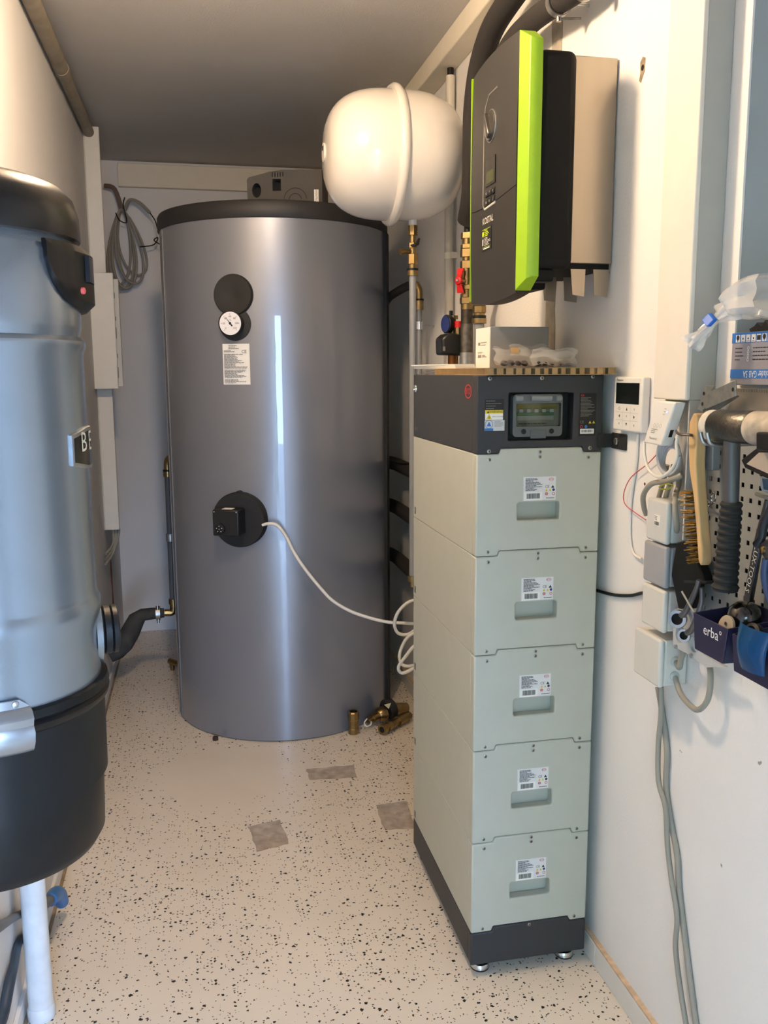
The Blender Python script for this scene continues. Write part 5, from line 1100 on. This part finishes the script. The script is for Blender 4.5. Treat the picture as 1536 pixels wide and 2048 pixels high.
# mallet
hx = .236
def H(u, v): return PX(u, v, hx)
pL, pR = H(1421, 850), H(1562, 859); dl = (pR-pL); Lh = dl.length; dl.normalize(); rh = .0235
ml = thing('mallet', 'soft-faced mallet with steel head and ribbed black grip hung on pegs', 'mallet', H(1450, 1180))
c0 = pL; Lk = Lh
MB().lathe(c0, dl, [(0, .0225), (.004, .0255), (Lk*.125, .0255)], 28).obj('plastic_face', mat('nylon_white', '#d6d1c6', .5, var=.15, vscale=60), ml)
MB().lathe(c0+dl*Lk*.127, dl, [(0, .0245), (.003, .0265), (Lk*.53, .0265), (Lk*.545, .0245)], 28).obj('steel_head', mat('mallet_steel', '#5d5a56', .32, .9, var=.2, vscale=120, bump=.4, bscale=250), ml)
MB().lathe(c0+dl*Lk*.674, dl, [(0, .026), (Lk*.14, .026), (Lk*.19, .0235), (Lk*.35, .021)], 28).obj('plastic_face', mat('nylon_dirty', '#b8ab97', .6, var=.3, vscale=40), ml)
hT = H(1464, 872); hM = H(1462, 1008); hM.x = hx; hB = H(1452, 1182)
MB().tube([hT, hM], [.0135, .0125], 16).obj('shaft', mat('mallet_shaft', '#5b5a5c', .4, .6), ml)
gr = []; g0, g1 = H(1463, 1004), H(1450, 1180); rr = []
for k in range(53): gr.append(g0.lerp(g1, k/52)); rr.append((.0175 if k % 4 in (1, 2) else .0155)+.003*k/52+(.002 if k > 49 else 0))
MB().tube(gr, rr, 18).obj('grip', mat('grip_rubber', '#151516', .75), ml, smooth=30)
for u, v in ((1401, 861), (1437, 866)):
    p = H(u, v); t = thing('peg_hook', 'zinc peg hook under the mallet head, '+('beside the brush' if u < 1420 else 'next to the steel shaft'), 'hook', p)
    hy_ = PX(u, v, .203).y if u < 1420 else hT.y+.0185; zc_ = c0.z+dl.z*(hy_-c0.y)/dl.y
    MB().tube([(.203, hy_, zc_-.010), (.205, hy_, zc_-.018), (.210, hy_, zc_-.027), (.222, hy_, zc_-.0305), (.26, hy_, zc_-.0305), (PB+.001, hy_, zc_-.0305)], .0035, 10, sub=4).obj('rod', ZINC, t)
# wire brush
wb = thing('wire_brush', 'wire brush with wooden handle and brass bristles hung on a peg', 'brush', PX(1405, 1132, .245))
WOOD = mat('brush_wood', '#c9a876', .6, var=.12, vscale=12, stretch=(6, 6, .6))
pr = [(1386, 826), (1392, 828), (1394, 845), (1393, 880), (1391, 930), (1394, 980), (1398, 1040), (1404, 1100), (1404, 1124), (1400, 1132), (1396, 1120), (1392, 1060), (1386, 990), (1378, 940), (1376, 890), (1378, 845)]
xb = .262
MB().prism([PX(u, v, xb) for u, v in pr], (.020, 0, 0)).obj('handle', WOOD, wb, bevel=.003, seg=3)
BRI = mat('brass_bristle', '#80642f', .4, .8, var=.3, vscale=120); rnd = random.Random(9); b = MB()
n_row = 12
for k in range(n_row):
    f = k/(n_row-1); base = PX(1386+12*f, 985+135*f, .266)
    tipd = Vector((-.35, .92, -.10-.25*f)).normalized()
    for j in range(26):
        p0 = base+Vector((rnd.uniform(-.004, .016), 0, rnd.uniform(-.0035, .0035))); d_ = (tipd+Vector((rnd.uniform(-.12, .12), 0, rnd.uniform(-.14, .14)))).normalized()
        L = .026*rnd.uniform(.85, 1.05); b.cyl(p0, p0+d_*L, .0006, 4)
b.obj('bristles', BRI, wb, smooth=0, kind='stuff')
p = PX(1378, 870, .232); pk = thing('peg_hook', 'dark bent peg passing through the wire brush handle', 'hook', p)
MB().tube([PX(1352, 862, .262), PX(1358, 868, .245), PX(1380, 870, .252), PX(1384, 871, .262)], .0026, 8, sub=4).obj('rod', IRON, pk)
# spirit level
sl = thing('pocket_level', 'small grey pocket level with green vial behind the mallet shaft', 'spirit level', PX(1418, 942, .29))
MB().prism([PX(u, v, .287) for u, v in ((1409, 884), (1426, 882), (1424, 941), (1408, 941))], (.016, 0, 0)).obj('body', mat('level_grey', '#7c8589', .4, .3), sl, bevel=.002)
a, c = PX(1419, 886, .292), PX(1419, 872, .292); MB().cyl(a, c, .006, 14).obj('vial', mat('vial_green', '#6f9a1c', .15), sl)
# key ring hook
kh = thing('peg_clip', 'small chrome clip on the panel beside the brush', 'clip', PX(1418, 1010, .31))
MB().tube([PX(u, v, .300) for u, v in ((1428, 984), (1421, 996), (1428, 1004), (1431, 990), (1428, 984))], .0018, 8, sub=4).obj('loop', CHROME, kh)
MB().tube([PX(u, v, .296) for u, v in ((1413, 998), (1418, 1006), (1413, 1018), (1416, 1030), (1414, 1038))], .0022, 8, sub=4).obj('spring', CHROME, kh); MB().tube([PX(1428, 1004, .300), PX(1420, 1012, .305), PX(1424, 1016, .315)], .0018, 8).obj('stem', CHROME, kh)
# black-framed board at the edge
fr_ = thing('float_board', 'black-framed plastering float with beige face hanging at the panel edge', 'float', PX(1520, 955, .20))
MB().prism([PX(u, v, .200) for u, v in ((1482, 920), (1490, 936), (1545, 962), (1560, 900), (1515, 895))], (.010, 0, 0)).obj('frame', BLACK, fr_, bevel=.001)
MB().prism([PX(u, v, .1992) for u, v in ((1493, 928), (1545, 951), (1556, 905), (1518, 905))], (.0015, 0, 0)).obj('face', mat('beige_face', '#a39486', .7), fr_, smooth=0)
MB().prism([PX(u, v, .187) for u, v in ((1511, 864), (1560, 866), (1560, 905), (1511, 901))], (.0145, 0, 0)).obj('handle', BLACK, fr_, bevel=.003); hp = PX(1538, 926, .206); MB().cyl(hp, (PB+.0005, hp.y, hp.z), .003, 10).obj('hanging_peg', ZINC, fr_)
bt = thing('small_case', 'small clear blue case with white rim at the edge of the panel', 'case', PX(1530, 985, .28))
MB().prism([PX(u, v, .285) for u, v in ((1520, 952), (1560, 956), (1560, 990), (1524, 984), (1519, 976))], (.02, 0, 0)).obj('rim', mat('rim_pale', '#aab4bd', .3), bt, bevel=.003); MB().prism([PX(u, v, .2842) for u, v in ((1524, 957), (1560, 960), (1560, 985), (1527, 979))], (.002, 0, 0)).obj('window', mat('case_blue', '#3f5a70', .15), bt, smooth=0)
MB().tube([PX(1513, 988, .29), PX(1530, 994, .284), PX(1560, 1003, .28)], .0035, 8).obj('rod', mat('rod_pale', '#9c9a90', .4, .5), bt)
# spanner with lettering and pliers
sn = thing('long_spanner', 'long dark steel spanner with embossed lettering leaning behind the bins', 'spanner', PX(1488, 1215, .29))
sp4 = [PX(u, v, .290) for u, v in ((1483, 1216), (1497, 1218), (1521, 1082), (1534, 1000), (1528, 998), (1507, 1080))]
MB().prism(sp4, (.008, 0, 0)).obj('shaft', mat('spanner_steel', '#5f6062', .28, .9), sn, bevel=.002)
d_ = (PX(1512, 1090, .2895)-PX(1492, 1180, .2895)); mid = (PX(1512, 1105, .2895)+PX(1496, 1172, .2895))/2
dn = d_.normalized(); up_ = Vector((-1, 0, 0)).cross(dn)
MB().text('LUX-TOOLS', mid, -dn, up_*-1 if (-dn).cross(up_*-1).x < 0 else up_, .0155, .0006).obj('lettering', WPRINT, sn, smooth=0, kind='stuff')
pl_ = thing('pliers', 'pair of dark pliers with blue-edged grips at the panel edge', 'pliers', PX(1525, 1150, .27))
MB().tube([PX(u, v, .268) for u, v in ((1545, 1010), (1528, 1050), (1524, 1075), (1516, 1090))], [.006, .007, .006, .009], 12, sub=4).obj('grip', mat('plier_black', '#1b1f26', .4), pl_)
MB().prism([PX(u, v, .262) for u, v in ((1517, 1090), (1532, 1078), (1545, 1085), (1545, 1110), (1530, 1120), (1519, 1104))], (.012, 0, 0)).obj('jaw', mat('plier_steel', '#6c6f76', .3, .9), pl_, bevel=.002); MB().lathe(PX(1526, 1100, .262), (-1, 0, 0), [(0, .006), (.003, .0055), (.004, .003)], 14).obj('rivet', BRASS, pl_)
MB().tube([PX(u, v, .268) for u, v in ((1532, 1118), (1529, 1150), (1534, 1180), (1545, 1215))], .006, 12, sub=4).obj('grip', mat('plier_blue', '#2b3f66', .35), pl_)
# black spanner wallet with spanners
wl_ = thing('spanner_wallet', 'black plastic spanner holder hanging behind the brush', 'tool holder', PX(1370, 1220, .28))
MB().prism([PX(u, v, .275) for u, v in ((1352, 1085), (1378, 1080), (1405, 1150), (1408, 1166), (1392, 1168), (1376, 1218), (1356, 1218), (1342, 1150))], (.020, 0, 0)).obj('holder', mat('wallet_black', '#0c0c0c', .5, spec=.2), wl_, bevel=.003)
MB().prism([PX(u, v, .2735) for u, v in ((1368, 1160), (1412, 1162), (1412, 1168), (1368, 1166))], (.024, 0, 0)).obj('strap', BLACK, wl_, bevel=.001)
rs = [PX(u, v, .262) for u, v in ((1356, 1238), (1372, 1222), (1392, 1180), (1398, 1160))]
for k in range(2):
    t = thing('ring_spanner', ['large', 'small'][k]+' chrome ring spanner hanging in the black holder', 'spanner', rs[0]+Vector((0, 0, -.02)), group='ring spanners in the holder')
    nax = Vector((-.75, -.62, .15)).normalized(); off = -nax*.010*k+Vector((0, -.019*k, -.027*k)); c = rs[0]+off; r0 = (.0175, .0125)[k]
    MB().lathe(c-nax*.004, nax, [(0, r0*.62), (0, r0*.95), (.002, r0), (.007, r0), (.009, r0*.95), (.009, r0*.62), (0, r0*.62)], 24, cap=False).obj('ring', CHROME, t); MB().lathe(c-nax*.003, nax, [(0, r0*.63), (.002, r0*.63)], 24).obj('ring_bore', mat('dark_inside', '#101010', .9), t)
    s0 = c+(rs[1]-rs[0]).normalized()*r0*.9; MB().tube([s0, rs[1]+off, rs[2]+off*.75, rs[3]+off*.45], [.006, .0055, .0045, .0045], 10, sub=3).obj('shank', mat('plier_steel', '#6c6f76', .3, .9), t)
tag(MB().cyl(PX(1364, 1183, .25), PX(1387, 1224, .25), .002, 8).obj('steel_pin', ZINC), 'thin steel rod leaning against the first navy bin', 'rod')
# clear plastic clip rack below the holder
cr = thing('clip_rack', 'grey plastic clip rack with round openings under the spanners', 'rack', PX(1360, 1320, .30))
RK = mat('rack_grey', '#b3b7ba', .35)
def px_poly(L, x): return [PX(u, v, x) for u, v in L]
el = lambda cu_, cv, ru, rv, x: [PX(cu_+ru*math.cos(2*math.pi*k/18), cv+rv*math.sin(2*math.pi*k/18), x) for k in range(18)]
MB().prism(px_poly(((1346, 1220), (1354, 1217), (1374, 1222), (1392, 1296), (1412, 1312), (1450, 1334), (1414, 1335), (1372, 1306), (1356, 1298), (1346, 1292)), .2835), (.0065, 0, 0), [el(1360, 1267, 9, 19, .2835), el(1389, 1288, 9, 17, .2835)]).obj('rack_plate', RK, cr, bevel=.001)
for u, v in ((1353, 1293), (1384, 1312)): MB().lathe(PX(u, v, .2835), (-1, 0, 0), [(0, .0045), (.003, .004)], 10).obj('rack_screw', ZINC, cr)
# navy bins
NAV = mat('bin_navy', '#1e1d3c', .45)
def bin_(label, L, xf, name='storage_bin', word=None):
    q = px_poly(L, xf); yl, yr = (q[0].y+q[3].y)/2, (q[1].y+q[2].y)/2; zt, zb = (q[0].z+q[1].z)/2, (q[2].z+q[3].z)/2; xb_ = PB-.002
    t = thing(name, label, 'bin', ((xf+xb_)/2, (yl+yr)/2, zb), group=None)
    tk_ = .0025; inset = .010
    def sect(x, zt_): return [Vector((x, yl, zt_)), Vector((x, yr, zt_)), Vector((x, yr+inset, zb)), Vector((x, yl-inset, zb))]
    MB().prism(sect(xf, zt), (tk_, 0, 0)).obj('front', NAV, t, bevel=.001)
    MB().prism(sect(xb_-tk_, zt+.012), (tk_, 0, 0)).obj('back', NAV, t, bevel=.001)
    for y0_, y1_ in ((yl, yl-inset), (yr, yr+inset)):
        s = -1 if y0_ == yl else 1
        MB().prism([(xf+tk_, y0_, zt), (xb_-tk_, y0_, zt+.010), (xb_-tk_, y1_, zb), (xf+tk_, y1_, zb)], (0, s*tk_, 0)).obj('side', NAV, t)
    MB().box((xf+tk_, yr+inset+tk_, zb), (xb_-tk_, yl-inset-tk_, zb+tk_)).obj('bottom', NAV, t, smooth=0)
    if word:
        MB().text(word, (xf-.0002, (yl+yr)/2-.010, zb+(zt-zb)*.68), xd, Z3, .0245, .0005).obj('lettering', WPRINT, t, smooth=0, kind='stuff')
    return t, yl, yr, zt, zb, xb_
t1, yl1, yr1, zt1_, zb1, xb1 = bin_('navy blue storage bin marked with small white lettering', [(1381, 1221), (1455, 1259), (1452, 1333), (1388, 1296)], .205, word='erba°')
t2, yl2, yr2, zt2, zb2, xb2 = bin_('plain navy blue storage bin with the blue visor hanging out', [(1458, 1262), (1560, 1315), (1560, 1392), (1466, 1342)], .205)
cp = thing('cap_lens', 'glossy dark brown rounded cap standing in the lettered bin', 'cap', (.262, yr1+.040, zb1+.004))
MB().lathe((.262, yr1+.042, zb1+.004), Z3, [(0, .026), (.060, .028), (.076, .024), (.086, .012), (.088, .001)], 28).obj('dome', mat('cap_brown', '#15100d', .18, coat=.6), cp)
ds_ = thing('wooden_disc', 'pale round disc with a dark mark standing in the lettered bin', 'disc', (.224, yr1+.030, zb1+.012))
MB().lathe((.226, yr1+.033, zb1+.052), (-1, .0, .25), [(0, .020), (.004, .020)], 28).obj('disc', mat('disc_pale', '#a89b86', .6), ds_); MB().disc(Vector((.2216, yr1+.033, zb1+.0535)), xd, Vector((.24, 0, .97)), 0, .006, .003, .001).obj('mark', INK, ds_, smooth=0)
MB().cyl((.228, yr1+.033, zb1+.004), (.228, yr1+.033, zb1+.034), .004, 8).obj('stem', mat('disc_pale', '#a89b86', .6), ds_)
rb = thing('black_ring_tool', 'black ring-shaped tool lying between the two bins', 'tool', (.232, yl2-.020, zt2-.03))
MB().lathe((.234, yl2-.022, zt2+.002), (-1, -.1, .3), [(0, .008), (0, .0155), (.004, .017), (.012, .017), (.014, .012), (.010, .008), (0, .008)], 24, cap=False).obj('ring', BLACK, rb); MB().cyl((.238, yl2-.022, zb2+.004), (.226, yl2-.022, zt2-.008), .006, 10).obj('stem', BLACK, rb)
vs = thing('blue_visor', 'clear blue plastic visor hanging over the front of the second bin', 'visor', (.2, yl2-.05, zb2))
P = []
nu, nv = 9, 9
for j in range(nv):
    for i in range(nu):
        a = math.radians(-70+140*i/(nu-1)); f = j/(nv-1)
        P.append(Vector((.2035-.026*math.cos(a)*(.6+.4*math.sin(math.pi*f)), yl2-.066-.040*math.sin(a)*(.75+.25*f), zb2+.020+(zt2-zb2+.010)*f)))
MB().slab(P, nu, nv, lambda p: p+Vector((.0012, 0, 0))).obj('shield', mat('visor_blue', '#0c416f', .15, alpha=.85, spec=.3), vs, smooth=60)
MB().tube([Vector((.2015, yl2-.055-.03, zt2+.006)), Vector((.188, yl2-.06, zt2+.008)), Vector((.2015, yl2-.025, zt2+.006))], .002, 8, sub=4).obj('rim', BRASS, vs)
# ================================================================== niche: charger carton, bag
gb = thing('charger_carton', 'blue and grey charger carton standing upside down on the niche sill', 'box', (.37, -.56, NZ))
gx0, gy0, gy1, gz0, gz1 = .306, -.474, -.66, NZ+.0008, 1.526
CG = mat('carton_print_grey', '#8d8a92', .55); CB = mat('carton_print_blue', '#2b6cb8', .5)
MB().box((gx0, gy1, gz0), (.43, gy0, gz1)).obj('carton', CG, gb, bevel=.002)
hgt = gz1-gz0; o = Vector((gx0-.0001, gy0, gz0))
b = MB().quad(o, xd, Z3, .0005, hgt*.80, .186, hgt-.0005, .0003).quad(o, xd, Z3, .0005, hgt*.13, .186, hgt*.30, .0003); b.obj('blue_band', CB, gb, smooth=0)
b = MB(); c = MB()
for k in range(9):
    x = .012+.0145*k; b.quad(o, xd, Z3, x, hgt*.815, x+.0118, hgt*.955, .0005)
    if k % 5 == 0: c.disc(o, xd, Z3, x+.006, hgt*.90, .0042, .0007, ry=.0045).quad(o, xd, Z3, x+.005, hgt*.825, x+.007, hgt*.88, .0007)
    elif k == 4: c.quad(o, xd, Z3, x+.001, hgt*.84, x+.011, hgt*.93, .0007)
    else: c.disc(o, xd, Z3, x+.006, hgt*.88, .0018, .0007).quad(o, xd, Z3, x+.002, hgt*.83, x+.010, hgt*.838, .0007)
for r_ in range(4):
    z = hgt*(.70-.072*r_); c.lines(o, xd, Z3, .012, .042, z, z, 1, .0017, .0005, seed=r_+40); b.ring(o, xd, Z3, .049, z, .0030, .0018, .0006); c.lines(o, xd, Z3, .062, .12, z, z, 1, .0017, .0005, seed=r_+50)
b.text('Autolader GAB 5A', o+xd*.038+Z3*hgt*.215, -xd, -Z3, .0165, .0006, align='RIGHT', sx=.68)
b.obj('white_print', WPRINT, gb, smooth=0); c.obj('printed_text', INK, gb, smooth=0)
dc = thing('clip_strip', 'row of black plastic clips lying on the charger carton', 'clips', (.33, -.55, gz1))
b = MB(); zz = gz1+.0004
L = [(-.500, 0), (-.66, 0), (-.66, .012), (-.575, .010), (-.565, .016), (-.556, .008), (-.548, .012), (-.540, .019), (-.530, .009), (-.518, .016), (-.510, .010), (-.497, .006)]
MB().prism([(.322, y, zz+z) for y, z in L], (.022, 0, 0)).obj('strip', mat('clip_black', '#1c1714', .4), dc, bevel=.001)
# tied plastic bag
bgp = thing('tied_bag', 'clear plastic bag closed with blue tape lying on the carton', 'bag', (.30, -.56, gz1+.02))
p0, p1, p2, p3 = PX(1384, 690, .236), PX(1432, 640, .262), PX(1470, 612, .295), PX(1560, 590, .315)
def gathered(path_, rads, n=18, seed=1, amp=.25):
    rnd = random.Random(seed); ph = [rnd.uniform(0, 6.28) for _ in range(4)]; P = []; path_ = spline([Vector(p) for p in path_], 4); m_ = len(path_)
    rr = [rads[int(i/4)]+(rads[min(int(i/4)+1, len(rads)-1)]-rads[int(i/4)])*((i % 4)/4) for i in range(m_)]
    for j, p in enumerate(path_):
        t_ = (path_[min(j+1, m_-1)]-path_[max(j-1, 0)]).normalized(); a, b_ = basis(t_)
        for i in range(n):
            th = 2*math.pi*i/n; w_ = 1+amp*math.sin(5*th+ph[0]+j*.3)+amp*.5*math.sin(3*th+ph[1]-j*.7)
            P.append(p+(a*math.cos(th)*1.25+b_*math.sin(th)*.8)*rr[j]*w_)
    return P, n, m_
FILM = mat('bag_film', '#f0eeec', .12, alpha=.42, bump=.6, bscale=45)
P, n, m_ = gathered([p1, p1.lerp(p0, .35), p1.lerp(p0, .7), p0], [.006, .009, .014, .020], seed=2, amp=.3); MB().grid(P, n, m_, True).obj('bag_tail', FILM, bgp, smooth=60)
P, n, m_ = gathered([p1, p1.lerp(p2, .5), p2, p2.lerp(p3, .4)+Vector((0, 0, .006)), p3], [.006, .018, .030, .040, .046], seed=5, amp=.16, n=24); MB().grid(P, n, m_, True).obj('bag_body', FILM, bgp, smooth=60)
dt = (p0-p1).normalized(); nrm_ = Vector((-1, 0, 0)); sd_ = dt.cross(nrm_)
MB().obox(p1+Vector((-.012, 0, 0)), dt*.0085, sd_*.0125, nrm_*.004).obj('blue_tape', mat('tape_blue', '#1f66c8', .45), bgp, bevel=.002)
# thin grey sheet added to darken the niche jamb
MB().box((XR+.004, NY-.0015, NZ), (XR+.42, NY+.0005, ZC)).obj('jamb_dark_sheet', mat('niche_grey', '#9aa3a6', .7, var=.03, vscale=5), wrs, smooth=0)
